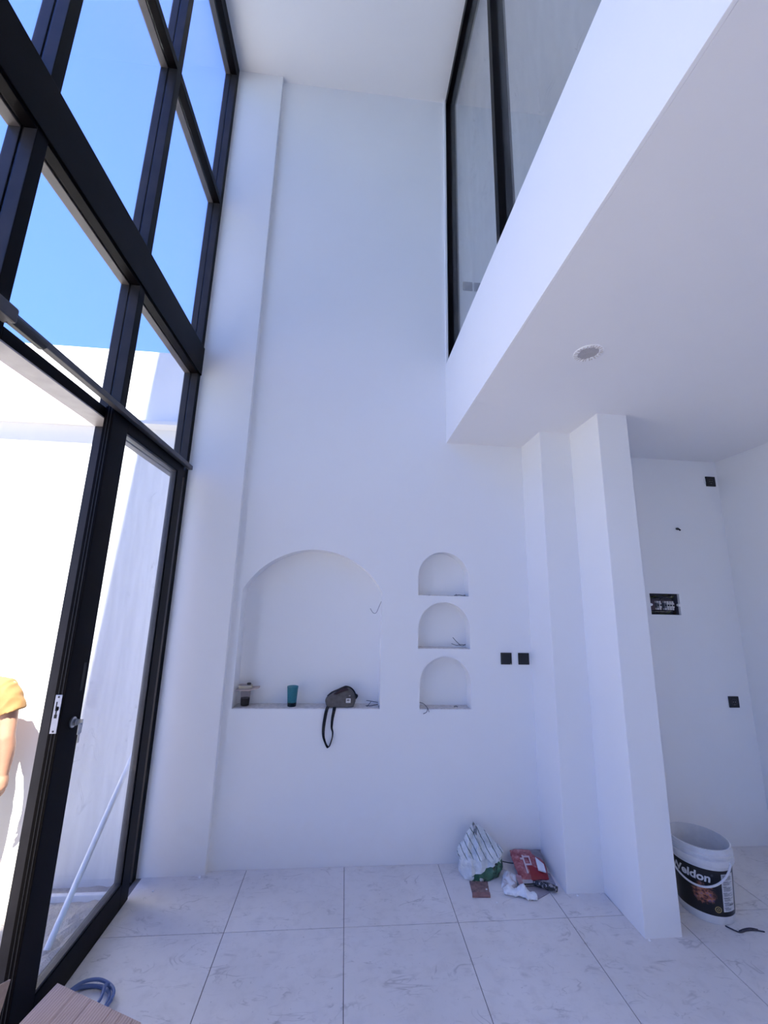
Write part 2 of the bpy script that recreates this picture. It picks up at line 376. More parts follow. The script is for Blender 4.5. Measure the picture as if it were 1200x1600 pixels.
# grooves on the edge of the leading stile
for gx in (-1.152, -1.139): obj('edge_groove', BX(gx, gx + 0.003, 1.9035, 1.906, 0.01, 2.51), GASKET, leaf)
lbar('stile', 2.670, 2.765, 0.006, 2.515)
lbar('top_rail', 2.040, 2.670, 2.440, 2.515)
lbar('bottom_rail', 2.040, 2.670, 0.006, 0.130)
bm = bmesh.new(); box(bm, LX0 + 0.004, LX1 - 0.006, 2.040, 2.670, 0.130, 0.142); box(bm, LX0 + 0.004, LX1 - 0.006, 2.040, 2.670, 2.428, 2.440); box(bm, LX0 + 0.004, LX1 - 0.006, 2.658, 2.670, 0.13, 2.44)
obj('glazing_bead', bm, FRAME2, leaf)
obj('pane', BX(-1.149, -1.143, 2.038, 2.672, 0.128, 2.442), DGLASS, leaf)
# lock plate on the leading edge
lp = obj('lock_plate', BX(-1.158, -1.133, 1.9005, 1.9035, 1.095, 1.240, bev=0.001), ZINC, leaf); lp['label'] = 'silver lock plate screwed to the door edge'
bm = bmesh.new()
for z0, z1, a, b_ in ((1.196, 1.214, -1.153, -1.149), (1.180, 1.196, -1.153, -1.142), (1.183, 1.193, -1.149, -1.140), (1.166, 1.180, -1.150, -1.146), (1.152, 1.166, -1.153, -1.143)): box(bm, a + 0.002, b_ + 0.002, 1.8995, 1.9008, z0, z1)
obj('latch', bm, GASKET, lp)
bm = bmesh.new()
for z in (1.103, 1.232):
    g = bmesh.ops.create_cone(bm, cap_ends=True, segments=12, radius1=0.004, radius2=0.003, depth=0.002)
    bmesh.ops.rotate(bm, verts=g['verts'], matrix=Matrix.Rotation(pi / 2, 3, 'X')); bmesh.ops.translate(bm, verts=g['verts'], vec=(-1.1455, 1.8995, z))
obj('screw', bm, FRAME2, lp)
sl = obj('slot', BX(LX1 - 0.001, LX1 + 0.0006, 2.000, 2.018, 1.235, 1.350), GASKET, leaf)
def xcyl(bm, y, z, x0, x1, r, n=20):
    loft(bm, [[(x, y + r * cos(2 * pi * i / n), z + r * sin(2 * pi * i / n)) for i in range(n)] for x in (x0, x1)])
bm = bmesh.new(); xcyl(bm, 1.985, 1.115, LX1, LX1 + 0.006, 0.021); xcyl(bm, 1.985, 1.115, LX1 + 0.006, LX1 + 0.018, 0.013)
kc = obj('key_cylinder', bm, CHROME, leaf, smooth=True); kc['label'] = 'chrome key cylinder'
bm = bmesh.new(); box(bm, LX1 + 0.018, LX1 + 0.042, 1.983, 1.987, 1.104, 1.127, bev=0.001); obj('key', bm, CHROME, kc)
bm = bmesh.new(); box(bm, LX1 + 0.033, LX1 + 0.037, 1.970, 1.996, 1.070, 1.112, bev=0.0012); box(bm, LX1 + 0.033, LX1 + 0.037, 1.978, 1.988, 1.036, 1.074); obj('key', bm, CHROME, kc)
# track rail in front of the leaf heads
bm = bmesh.new()
box(bm, -1.122, -1.092, YN, 2.825, 2.4955, 2.524, bev=0.004)
tr_ = obj('track_rail', bm, FRAME2, win); tr_['label'] = 'dark grey sliding door rail on the room side'
bm = bmesh.new(); box(bm, -1.128, -1.084, 1.10, 1.262, 2.484, 2.536, bev=0.008); obj('roller_bracket', bm, FRAME2, win)
bm = bmesh.new(); tube(bm, [(-1.106, 1.25, 2.504), (-1.106, 1.40, 2.504)], 0.021, n=16, smooth_path=False); obj('roller_cover', bm, BLACKP, win)
for y in (1.97, 2.10): obj('rail_bracket', BX(XF, -1.115, y, y + 0.03, 2.514, 2.524), FRAME2, win)

# ------------------------------------------------------------------ upper interior window
w2 = thing('window_2', 'interior window of the upper room, black frame, upper right', 'window', (XS, 1.5, ZS1), kind='structure')
def pm(name, y0, y1, z0, z1, x0=0.757, x1=0.855):
    return obj(name, BX(x0, x1, y0, y1, z0, z1, bev=0.003), FRAME, w2)
pm('jamb', 2.955, YB, ZS1 - 0.1, ZC)
MW = [1.815, 0.60, -0.60, -1.80, -3.0, -4.2]
for y in MW: pm('mullion', y, y + 0.05, ZS1 - 0.1, 6.30)
yy = [2.955] + MW
for i in range(len(MW)):
    a, b_ = yy[i + 1] + 0.05, yy[i]
    pm('head_frame', a, b_, 6.285, ZC)
    pm('bottom_frame', a, b_, ZS1 - 0.1, ZS1 - 0.02)
    obj('pane', BX(0.800, 0.808, a - 0.005, b_ + 0.005, ZS1 - 0.03, 6.29), PGLASS, w2)
bm = bmesh.new(); box(bm, XS + 0.001, 0.757, 2.975, YB, ZS1, ZC); obj('plaster_stop', bm, WALL, w2)
# ------------------------------------------------------------------ yard
SAND = None
m, t, b = newmat('rubble_ground'); v = pos(t); n1 = noise_(t, v, 6, 8, 0.65); n2 = noise_(t, v, 45, 5, 0.6)
t.links.new(ramp(t, n1, [(0.3, (0.42, 0.37, 0.31)), (0.7, (0.62, 0.56, 0.48))]), b.inputs['Base Color']); b.inputs['Roughness'].default_value = 0.95
bump(t, b, math_(t, 'ADD', n1, math_(t, 'MULTIPLY', n2, 0.5)), 1.0, 0.05); SAND = m
bm = bmesh.new(); nx, ny = 60, 90
vg = [[bm.verts.new((XB - 0.002 - 6.0 * (i / nx) ** 1.5, 3.16 - 9 * (j / ny) ** 1.3, -0.15 + 0.018 * noise.noise(Vector((i * 0.9, j * 0.7, 0))) + 0.01 * noise.noise(Vector((i * 2.9, j * 2.7, 4))))) for j in range(ny + 1)] for i in range(nx + 1)]
for i in range(nx):
    for j in range(ny): bm.faces.new((vg[i][j], vg[i + 1][j], vg[i + 1][j + 1], vg[i][j + 1]))
struct('ground', bm, SAND, 'bare sandy rubble ground of the yard outside', 'ground')
struct('wall_garden', BX(-7.3, XB, 3.15, 3.33, -0.6, 3.575), EXT, 'white garden wall in sun outside the open doorway', 'wall')
bm = bmesh.new(); box(bm, -7.3, XB, 3.035, 3.15, 2.905, 2.935, bev=0.004)
struct('trim_8', bm, EXT, 'thin projecting band along the garden wall', 'moulding')
struct('wall_left', BX(-7.35, -7.2, -6.0, 3.33, -0.6, 2.6), EXT, 'far side wall of the yard', 'wall')
struct('trim_9', BX(-1.98, XB, 3.02, 3.05, -0.16, -0.118, bev=0.006), EXT, 'pale kerb strip at the foot of the garden wall', 'kerb')
bm = bmesh.new(); tube(bm, [(-1.448, 2.66, -0.14), (-1.325, 3.135, 0.72)], 0.016, n=14, smooth_path=False)
tag(obj('pole', bm, plain('white_pvc', (0.84, 0.85, 0.84), 0.5), smooth=True), 'pale slanted pole leaning on the garden wall behind the dusty door', 'pole')

# ------------------------------------------------------------------ sockets, breaker box, downlight
def socket(name, cx, cz, y, label, group=None, s=0.080, detail='blank'):
    r = thing(name, label, 'socket', (cx, y, cz), group)
    bm = BX(cx - s / 2, cx + s / 2, y - 0.009, y, cz - s / 2, cz + s / 2, bev=0.003); pl = obj('plate', bm, BLACKP, r)
    if detail == 'socket':
        bm = bmesh.new()
        for rr_, y0_ in ((0.024, -0.0100),):
            n = 28; loft(bm, [[(cx + q * cos(2 * pi * i / n), y + yy_, cz + q * sin(2 * pi * i / n)) for i in range(n)] for q, yy_ in ((rr_, -0.009), (rr_, -0.0108), (rr_ - 0.004, -0.0108), (rr_ - 0.005, -0.0092))], cap=False)
        obj('socket_ring', bm, FRAME2, pl)
        bm = bmesh.new()
        for dx in (-0.009, 0.009): box(bm, cx + dx - 0.002, cx + dx + 0.002, y - 0.0098, y - 0.0088, cz - 0.002, cz + 0.002)
        box(bm, cx - 0.002, cx + 0.002, y - 0.0098, y - 0.0088, cz - 0.022, cz - 0.016)
        obj('contact', bm, CHROME, pl)
    else:
        bm = BX(cx - s / 2 + 0.008, cx + s / 2 - 0.008, y - 0.0112, y - 0.008, cz - s / 2 + 0.008, cz + s / 2 - 0.008, bev=0.001); obj('rocker', bm, BLACKP, pl)
    return r
socket('wall_switch', 1.161, 1.258, YB, 'black square wall switch, nearer the small niches of the pair')
socket('wall_switch', 1.290, 1.258, YB, 'black square wall switch, nearer the white column of the pair')
bm = BX(1.188, 1.194, YB - 0.0125, YB - 0.011, 1.221, 1.225); 
obj('indicator', bm, ZINC, bpy.data.objects['wall_switch'])
socket('wall_socket', 3.040, 2.694, YR, 'black square socket high on the recess wall near the ceiling', detail='socket', s=0.085)
bm = BX(2.985, 2.997, YR - 0.004, YR, 2.675, 2.72, bev=0.001); obj('plaster_patch', bm, plain('white_filler', (0.85, 0.85, 0.85), 0.8), bpy.data.objects['wall_socket'])
socket('wall_socket', 2.963, 0.953, YR, 'black square socket low on the recess wall above the bucket', detail='socket', s=0.080)
GREYS = plain('grey_plastic', (0.16, 0.16, 0.18), 0.4)
for cx, lb in ((0.940, 'left'), (1.040, 'right')):
    r = thing('wall_switch', 'switch plate seen through the upper interior window, %s of the two' % lb, 'switch', (cx, YB, 4.325))
    obj('plate', BX(cx - 0.042, cx + 0.042, YB - 0.009, YB, 4.283, 4.367, bev=0.003), GREYS, r)
    obj('rocker', BX(cx - 0.032, cx + 0.032, YB - 0.012, YB - 0.008, 4.293, 4.357, bev=0.001), GREYS, r)
# little hole with cable stub
bm = bmesh.new(); tube(bm, [(2.690, YR + 0.0, 2.278), (2.686, YR - 0.012, 2.272), (2.696, YR - 0.02, 2.258)], 0.0065, n=8)
tube(bm, [(2.682, YR + 0.0, 2.276), (2.672, YR - 0.010, 2.276), (2.668, YR - 0.016, 2.270)], 0.005, n=8)
g = bmesh.ops.create_uvsphere(bm, u_segments=12, v_segments=8, radius=0.014); bmesh.ops.scale(bm, verts=g['verts'], vec=(1.3, 0.25, 0.7)); bmesh.ops.translate(bm, verts=g['verts'], vec=(2.689, YR, 2.274))
tag(obj('cable_stub', bm, GASKET), 'short dark cable stub poking from the recess wall above the breaker box', 'cable')

bb = thing('breaker_box', 'open recessed breaker box with loose wires and white breakers', 'breaker box', (2.504, YR, 1.586))
x0, x1, z0, z1 = BXo; D = 0.085
bm = bmesh.new(); box(bm, x0, x1, YR + D, YR + D + 0.004, z0, z1); box(bm, x0 - 0.004, x0, YR + 0.02, YR + D, z0, z1); box(bm, x1, x1 + 0.004, YR + 0.02, YR + D, z0, z1)
box(bm, x0, x1, YR + 0.02, YR + D, z0 - 0.004, z0); box(bm, x0, x1, YR + 0.02, YR + D, z1, z1 + 0.004)
obj('housing', bm, plain('grey_box_plastic', (0.10, 0.09, 0.12), 0.6), bb)
WB = plain('breaker_white', (0.62, 0.60, 0.60), 0.4); BG = plain('mount_plate', (0.085, 0.055, 0.07), 0.5)
obj('mounting_plate', BX(x0 + 0.03, x1 - 0.03, YR + 0.045, YR + 0.05, z0 + 0.035, z1 - 0.045, bev=0.002), BG, bb)
for i in range(7):
    if i == 2: continue
    cx = x0 + 0.066 + i * 0.0215
    br = obj('breaker', BX(cx, cx + 0.0195, YR + 0.018, YR + 0.045, z0 + 0.052, z0 + 0.090, bev=0.0015), WB if i not in (0, 3) else GREYS, bb)
    bm = bmesh.new(); box(bm, cx + 0.003, cx + 0.016, YR + 0.020, YR + 0.045, z0 + 0.090, z0 + 0.104, bev=0.002); obj('terminal', bm, WB, br)
    bm = bmesh.new(); box(bm, cx + 0.003, cx + 0.016, YR + 0.020, YR + 0.045, z0 + 0.036, z0 + 0.051, bev=0.002); obj('terminal', bm, WB, br)
    obj('toggle', BX(cx + 0.006, cx + 0.0135, YR + 0.010, YR + 0.019, z0 + 0.066, z0 + 0.078, bev=0.001), BLACKP, br)
wc = [plain('wire_yellow_green', (0.16, 0.17, 0.03), 0.5), plain('wire_brown', (0.10, 0.045, 0.02), 0.5), plain('wire_black', (0.01, 0.01, 0.01), 0.5), plain('wire_pale', (0.4, 0.37, 0.33), 0.5)]
for i in range(26):
    topw = i % 2 == 0; zz = (z1 - 0.008 - random.random() * 0.036) if topw else (z0 + 0.006 + random.random() * 0.026)
    a, c_ = sorted((x0 + 0.01 + random.random() * 0.23, x0 + 0.01 + random.random() * 0.23)); c_ = max(c_, a + 0.06); c_ = min(c_, x1 - 0.008)
    yv = YR + 0.03 + random.random() * 0.03
    bm = bmesh.new(); tube(bm, [(a, yv + 0.02, zz), (a + (c_ - a) * 0.35, yv, zz + random.uniform(-0.012, 0.006)), (a + (c_ - a) * 0.7, yv - 0.006, zz + random.uniform(-0.006, 0.010)), (c_, yv + 0.015, zz)], 0.0022, n=6, k=4)
    obj('wire', bm, wc[(i * 7 // 3) % 4 if topw else (i * 5 // 2) % 4], bb, smooth=True)

dl = thing('downlight_opening', 'ragged round downlight opening in the lowered ceiling', 'downlight', (1.147, 1.727, ZS0))
bm = bmesh.new(); n = 48; random.seed(3)
jag = [0.049 + 0.006 * (random.random() - 0.5) * (1 if i % 2 else 2) for i in range(n)]
def ringp(fr_, z): return [(1.147 + r_ * cos(2 * pi * i / n), 1.727 + r_ * sin(2 * pi * i / n), z) for i, r_ in enumerate(fr_)]
loft(bm, [ringp([0.070] * n, ZS0), ringp([0.069] * n, ZS0 - 0.004), ringp([0.064] * n, ZS0 - 0.005), ringp(jag, ZS0 - 0.004), ringp(jag, ZS0)], cap=False)
obj('rim', bm, plain('white_rim', (0.88, 0.88, 0.88), 0.6), dl)
bm = bmesh.new()
for i in range(26):
    a = 2 * pi * i / 26 + random.uniform(-.06, .06); r1_, r2_ = 0.047 + random.random() * 0.006, 0.066; w = 0.0025
    p = [(1.147 + r_ * cos(a + s_ * w / r_), 1.727 + r_ * sin(a + s_ * w / r_)) for r_, s_ in ((r1_, -1), (r2_, -1), (r2_, 1), (r1_, 1))]
    loft(bm, [[(x, y, ZS0 - 0.0045) for x, y in p], [(x, y, ZS0 - 0.008 + 0.003 * random.random()) for x, y in p]])
obj('torn_edge', bm, LEDGE, dl)
bm = bmesh.new(); cyl(bm, 1.147, 1.727, ZS0 - 0.002, ZS0 + 0.001, 0.052, n=40); obj('backing', bm, plain('grey_backing', (0.42, 0.40, 0.40), 0.8), dl)

# ------------------------------------------------------------------ things in the big niche
ZN = 0.9245
def sheetbox(name, pts, th, m, parent=None, **k):
    bm = bmesh.new(); n = len(pts)
    loft(bm, [[Vector(p) for p in pts], [Vector(p) + Vector((0, 0, th)) for p in pts]]); return obj(name, bm, m, parent, **k)
def thin_plastic(name, col, alpha):
    m = bpy.data.materials.new(name); m.use_nodes = True; t = m.node_tree; t.nodes.clear()
    out = N(t, 'OutputMaterial'); tr = N(t, 'BsdfTransparent'); pr = N(t, 'BsdfPrincipled'); tr.inputs[0].default_value = (*[0.5 + 0.5 * c for c in col], 1)
    n = noise_(t, pos(t, obj=True), 40); t.links.new(ramp(t, n, [(0.3, tuple(c * 0.9 for c in col)), (0.7, col)]), pr.inputs['Base Color']); pr.inputs['Roughness'].default_value = 0.15
    mx = N(t, 'MixShader'); mx.inputs[0].default_value = alpha; t.links.new(tr.outputs[0], mx.inputs[1]); t.links.new(pr.outputs[0], mx.inputs[2]); t.links.new(mx.outputs[0], out.inputs[0])
    return m
cx, cy = -0.652, 3.062
cup = thing('coffee_glass', 'clear glass of dark coffee under a cardboard piece in the wide niche', 'glass', (cx, cy, ZN))
bm = bmesh.new(); lathe(bm, [(0.001, ZN + 0.002), (0.026, ZN + 0.002), (0.0275, ZN + 0.004), (0.034, ZN + 0.105), (0.0325, ZN + 0.105), (0.026, ZN + 0.006), (0.001, ZN + 0.006)], cx, cy, 32)
obj('cup_wall', bm, thin_plastic('clear_plastic', (0.80, 0.76, 0.76), 0.05), cup, smooth=True)
bm = bmesh.new(); lathe(bm, [(0.001, ZN + 0.0065), (0.0262, ZN + 0.0065), (0.0302, ZN + 0.052), (0.001, ZN + 0.052)], cx, cy, 32)
obj('coffee', bm, plain('coffee', (0.008, 0.004, 0.003), 0.4, bmp=0, spec=0.1), cup, smooth=True)
CARD = plain('cardboard', (0.42, 0.31, 0.24), 0.9, var=0.12, nscale=60)
zt = ZN + 0.106
bm = bmesh.new(); P = [(-0.735 + 0.022, 3.005), (-0.615, 3.000), (-0.560, 3.045), (-0.566, 3.10), (-0.60, 3.128), (-0.708, 3.128)]
loft(bm, [[(x, y, zt + 0.0015 + 0.010 * max(0, (x + 0.61) / 0.05)) for x, y in P], [(x, y, zt + 0.0065 + 0.010 * max(0, (x + 0.61) / 0.05)) for x, y in P]])
tag(obj('cardboard_piece', bm, plain('cardboard_light', (0.50, 0.40, 0.35), 0.9)), 'torn cardboard piece lying on the coffee glass', 'cardboard')
pk = thing('cream_packet', 'small cream packet lying on the cardboard over the coffee glass', 'packet', (-0.665, 3.06, zt + 0.006))
M4 = Matrix.Rotation(radians(6), 4, 'Z')
def rbox(bm, cx, cy, z0, z1, w, d, ang, bev=0.0):
    n0 = len(bm.verts); g = bmesh.ops.create_cube(bm, size=1); vs = g['verts']
    bmesh.ops.scale(bm, vec=(w, d, z1 - z0), verts=vs)
    bmesh.ops.rotate(bm, matrix=Matrix.Rotation(ang, 3, 'Z'), verts=vs); bmesh.ops.translate(bm, vec=(cx, cy, (z0 + z1) / 2), verts=vs)
    if bev: bmesh.ops.bevel(bm, geom=list({e_ for v in vs for e_ in v.link_edges}), offset=bev, segments=2, affect='EDGES')
bm = bmesh.new(); rbox(bm, -0.655, 3.060, zt + 0.0068, zt + 0.026, 0.085, 0.055, radians(4), 0.0015); p_ = obj('carton', bm, plain('cream_card', (0.55, 0.50, 0.38), 0.6), pk)
bm = bmesh.new(); rbox(bm, -0.655, 3.060, zt + 0.014, zt + 0.0155, 0.0862, 0.0562, radians(4)); obj('lid_seam', bm, plain('seam_brown', (0.2, 0.15, 0.11), 0.8), p_)
bm = bmesh.new(); rbox(bm, -0.662, 3.066, zt + 0.0262, zt + 0.030, 0.080, 0.05, radians(-8), 0.001)
tag(obj('flat_packet', bm, plain('pale_brown_card', (0.42, 0.36, 0.34), 0.8)), 'flat brownish packet on top of the cream packet', 'packet')
bm = bmesh.new(); rbox(bm, -0.634, 3.056, zt + 0.0302, zt + 0.044, 0.026, 0.018, radians(25), 0.003)
lg = tag(obj('lighter', bm, BLACKP, smooth=True), 'small black object on top of the packets in the wide niche', 'lighter')

cx, cy = -0.338, 3.060
tb = thing('tumbler', 'teal plastic tumbler with dark liquid standing in the wide niche', 'tumbler', (cx, cy, ZN))
TEAL = thin_plastic('teal_plastic', (0.07, 0.36, 0.43), 0.36)
bm = bmesh.new(); lathe(bm, [(0.001, ZN), (0.027, ZN), (0.0285, ZN + 0.002), (0.037, ZN + 0.116), (0.038, ZN + 0.118), (0.038, ZN + 0.128), (0.0365, ZN + 0.128), (0.0355, ZN + 0.116), (0.0265, ZN + 0.004), (0.001, ZN + 0.004)], cx, cy, 40)
obj('tumbler_wall', bm, TEAL, tb, smooth=True)
bm = bmesh.new(); lathe(bm, [(0.001, ZN + 0.0045), (0.0262, ZN + 0.0045), (0.0282, ZN + 0.030), (0.001, ZN + 0.030)], cx, cy, 32); obj('liquid', bm, plain('dark_tea', (0.01, 0.012, 0.014), 0.2, bmp=0), tb, smooth=True)
bm = bmesh.new(); lathe(bm, [(0.0275, ZN + 0.0003), (0.0290, ZN + 0.002), (0.0309, ZN + 0.026), (0.0300, ZN + 0.026)], cx, cy, 40)
o = obj('base_band', bm, plain('dark_teal_base', (0.008, 0.014, 0.018), 0.35, bmp=0, spec=0.2), tb, smooth=True); o['label'] = 'dark bottom of the teal tumbler'

# waist bag
bag = thing('waist_bag', 'small olive grey waist bag with hanging black strap in the wide niche', 'bag', (0.0, 3.05, ZN))
FAB = plain('olive_grey_fabric', (0.105, 0.095, 0.088), 0.85, var=0.25, nscale=35, bmp=0.4); BLKF = plain('black_webbing', (0.010, 0.009, 0.010), 0.8, bmp=0.3)
ol = [(-0.108, 0.018), (-0.100, 0.004), (-0.07, 0.0), (0.07, 0.0), (0.085, 0.008), (0.096, 0.035), (0.096, 0.062), (0.085, 0.090), (0.062, 0.112), (0.030, 0.124), (0.004, 0.118), (-0.030, 0.104), (-0.070, 0.088), (-0.100, 0.062), (-0.112, 0.040)]
def bagbody(sc, dy0, dy1, bulge):
    bm = bmesh.new(); c = Vector((-0.005, 0, 0.055)); P = catmull([(x, 0, z) for x, z in ol] + [(ol[0][0], 0, ol[0][1])], 4)[:-1]; rings = []
    for k in range(11):
        q = k / 10; s_ = sc * (0.80 + 0.20 * sin(pi * q) ** 0.5) if 0 < k < 10 else sc * 0.74
        y = dy0 + (dy1 - dy0) * q
        rings.append([(0.0 + c.x + (p.x - c.x) * s_ + 0.002 * noise.noise(Vector((p.x * 40, k, p.z * 40))), y + 0.003 * noise.noise(Vector((p.x * 30, 9, p.z * 30))), max(ZN + 0.0005, ZN + c.z * 1.0 + (p.z - c.z) * s_ - (1 - s_) * 0.055)) for p in P])
    loft(bm, rings); return bm
b_ = obj('body', bagbody(1.0, 3.018, 3.098, 0), FAB, bag, smooth=True)
bm = bmesh.new(); P = catmull([(-0.098, 3.055, ZN + 0.066), (-0.07, 3.052, ZN + 0.090), (-0.030, 3.050, ZN + 0.108), (0.004, 3.050, ZN + 0.123), (0.030, 3.052, ZN + 0.130), (0.064, 3.054, ZN + 0.118), (0.088, 3.056, ZN + 0.092), (0.099, 3.056, ZN + 0.062)], 6)
tube(bm, P, 0.0045, n=8, smooth_path=False); obj('zip_piping', bm, BLKF, bag, smooth=True)
bm = bmesh.new(); rr2 = [(-0.055, 0.086), (-0.035, 0.084), (-0.010, 0.096), (0.025, 0.108), (0.045, 0.111), (0.030, 0.126), (0.012, 0.124), (-0.015, 0.112)]
loft(bm, [[(x, 3.0135 + 0.010 * 0, ZN + z) for x, z in rr2], [(x, 3.06, ZN + z + 0.003) for x, z in rr2]]); obj('top_pocket', bm, plain('dark_maroon_lining', (0.03, 0.014, 0.018), 0.9), bag)
lb = obj('patch', BX(0.030, 0.062, 3.0115, 3.017, ZN + 0.032, ZN + 0.060, bev=0.001), plain('white_patch', (0.7, 0.68, 0.65), 0.7), bag); lb['label'] = 'white label patch with a dark mark'
bm = bmesh.new()
for a, c_, d, e_ in ((0.038, 0.054, 0.050, 0.053), (0.036, 0.044, 0.046, 0.050), (0.046, 0.051, 0.045, 0.050), (0.052, 0.055, 0.047, 0.051), (0.039, 0.053, 0.0385, 0.0395)): box(bm, a, c_, 3.0105, 3.0118, ZN + d, ZN + e_)
obj('emblem', bm, BLACKP, lb)
bm = bmesh.new(); box(bm, 0.048, 0.060, 3.0135, 3.018, ZN + 0.074, ZN + 0.079, bev=0.001); obj('tab', bm, plain('pale_tab', (0.45, 0.38, 0.37), 0.7), bag)
bm = bmesh.new(); tube(bm, [(0.088, 3.055, ZN + 0.080), (0.104, 3.05, ZN + 0.074), (0.106, 3.048, ZN + 0.066), (0.094, 3.05, ZN + 0.050)], 0.006, n=8); obj('side_loop', bm, BLKF, bag, smooth=True)
# strap: webbing hanging in front of the wall
def ribbon(path, width_dirs, th):
    bm = bmesh.new(); rings = []
    P = catmull(path, 5); Wd = catmull(width_dirs, 5)
    for i, (p, w) in enumerate(zip(P, Wd)):
        T = (P[min(i + 1, len(P) - 1)] - P[max(i - 1, 0)]).normalized(); n = T.cross(w.normalized()).normalized() * th / 2; h = w / 2
        rings.append([p - h - n, p + h - n, p + h + n, p - h + n])
    loft(bm, rings); return bm
path = [(-0.090, 3.030, ZN + 0.006), (-0.098, 2.985, ZN - 0.010), (-0.106, 2.985, ZN - 0.060), (-0.112, 2.985, ZN - 0.120), (-0.109, 2.986, ZN - 0.170), (-0.092, 2.988, ZN - 0.215), (-0.076, 2.990, ZN - 0.236), (-0.066, 2.990, ZN - 0.225), (-0.052, 2.990, ZN - 0.180), (-0.050, 2.990, ZN - 0.145), (-0.058, 2.988, ZN - 0.115), (-0.056, 2.986, ZN - 0.060), (-0.048, 2.984, ZN - 0.010), (-0.045, 3.030, ZN + 0.006)]
wd = [(0.022, 0, 0), (0.022, 0, 0), (0.021, 0.004, 0), (0.019, 0.006, 0), (0.014, 0.012, 0), (0.010, 0.012, 0.0), (0.012, 0.010, 0.006), (0.008, 0.014, 0), (0.007, 0.015, 0), (0.008, 0.014, 0), (0.012, 0.012, 0), (0.018, 0.008, 0), (0.022, 0, 0), (0.022, 0, 0)]
obj('strap', ribbon(path, wd, 0.0022), BLKF, bag, smooth=False)

# ------------------------------------------------------------------ loose wires in the niches and on the floor
WGREY = plain('grey_cable', (0.10, 0.10, 0.12), 0.5, bmp=0)
def wires(name, label, paths, r, m=WGREY, cat='cable'):
    bm = bmesh.new()
    for p in paths: tube(bm, p, r, n=6, k=5)
    return tag(obj(name, bm, m, smooth=True), label, cat)
wires('cable', 'bent grey wire hanging from the right side of the wide niche', [[(0.264, 3.09, 1.640), (0.245, 3.07, 1.600), (0.226, 3.07, 1.557), (0.205, 3.08, 1.553), (0.182, 3.09, 1.585)]], 0.0022, plain('pale_cable', (0.25, 0.25, 0.29), 0.6))
wires('cable', 'loose pair of grey wires on the wide niche foot right of the bag', [[(0.255, 3.10, 0.9275), (0.20, 3.06, 0.9275), (0.168, 3.05, 0.932)], [(0.255, 3.10, 0.940), (0.205, 3.07, 0.955), (0.172, 3.06, 0.962)], [(0.205, 3.07, 0.951), (0.175, 3.04, 0.927)], [(0.258, 3.03, 0.936), (0.256, 3.02, 0.926)]], 0.0022)
wires('cable', 'grey wire lying on the foot of the topmost small niche', [[(0.885, 3.05, 1.693), (0.86, 3.04, 1.694), (0.83, 3.02, 1.696), (0.805, 3.008, 1.694), (0.790, 3.004, 1.693)], [(0.81, 3.01, 1.694), (0.803, 3.012, 1.701)], [(0.885, 3.05, 1.694), (0.872, 3.03, 1.697)]], 0.0028)
wires('cable', 'forked grey wire in the middle small niche', [[(0.885, 3.07, 1.340), (0.84, 3.04, 1.345), (0.81, 3.03, 1.340), (0.772, 3.03, 1.352)], [(0.835, 3.04, 1.345), (0.805, 3.03, 1.370), (0.782, 3.03, 1.395)], [(0.885, 3.07, 1.345), (0.86, 3.04, 1.337), (0.83, 3.03, 1.341)]], 0.0023)
wires('cable', 'grey wire spilling over the foot of the lowest small niche', [[(0.548, 3.06, 0.950), (0.565, 3.01, 0.953), (0.588, 2.992, 0.932), (0.600, 2.990, 0.905)], [(0.590, 2.992, 0.930), (0.583, 2.990, 0.905), (0.560, 2.992, 0.893)]], 0.0022)
wires('wire_stub', 'tiny dark wire stub on the foot of the lowest small niche', [[(0.79, 3.05, 0.925), (0.80, 3.035, 0.932), (0.812, 3.03, 0.928)]], 0.0030)
wires('cable', 'dark twisted wire on the floor beside the paint bucket', [[(2.072, 2.402, 0.004), (2.085, 2.382, 0.004), (2.110, 2.357, 0.004), (2.16, 2.366, 0.004), (2.21, 2.364, 0.004), (2.245, 2.352, 0.004)], [(2.11, 2.360, 0.007), (2.15, 2.371, 0.007), (2.19, 2.374, 0.007), (2.222, 2.366, 0.005)]], 0.0032, plain('dark_wire', (0.045, 0.035, 0.045), 0.5))
BLUEC = plain('blue_cable', (0.09, 0.14, 0.30), 0.45)
bm = bmesh.new()
for k, (rr_, dx, dy, z) in enumerate(((0.105, 0, 0, 0.010), (0.098, 0.012, -0.010, 0.021), (0.108, 0.018, -0.012, 0.032))):
    tube(bm, [(-1.005 + dx + rr_ * cos(a), 2.135 + dy + rr_ * sin(a), z + 0.006 * sin(3 * a + k)) for a in [2 * pi * i / 12 for i in range(13)]], 0.0065, n=8, k=4)
tube(bm, [(-0.925, 2.20, 0.038), (-0.935, 2.185, 0.045), (-0.925, 2.14, 0.04), (-0.93, 2.10, 0.03)], 0.0065, n=8)
tag(obj('cable_coil', bm, BLUEC, smooth=True), 'coil of blue cable on the floor behind the cardboard box', 'cable')

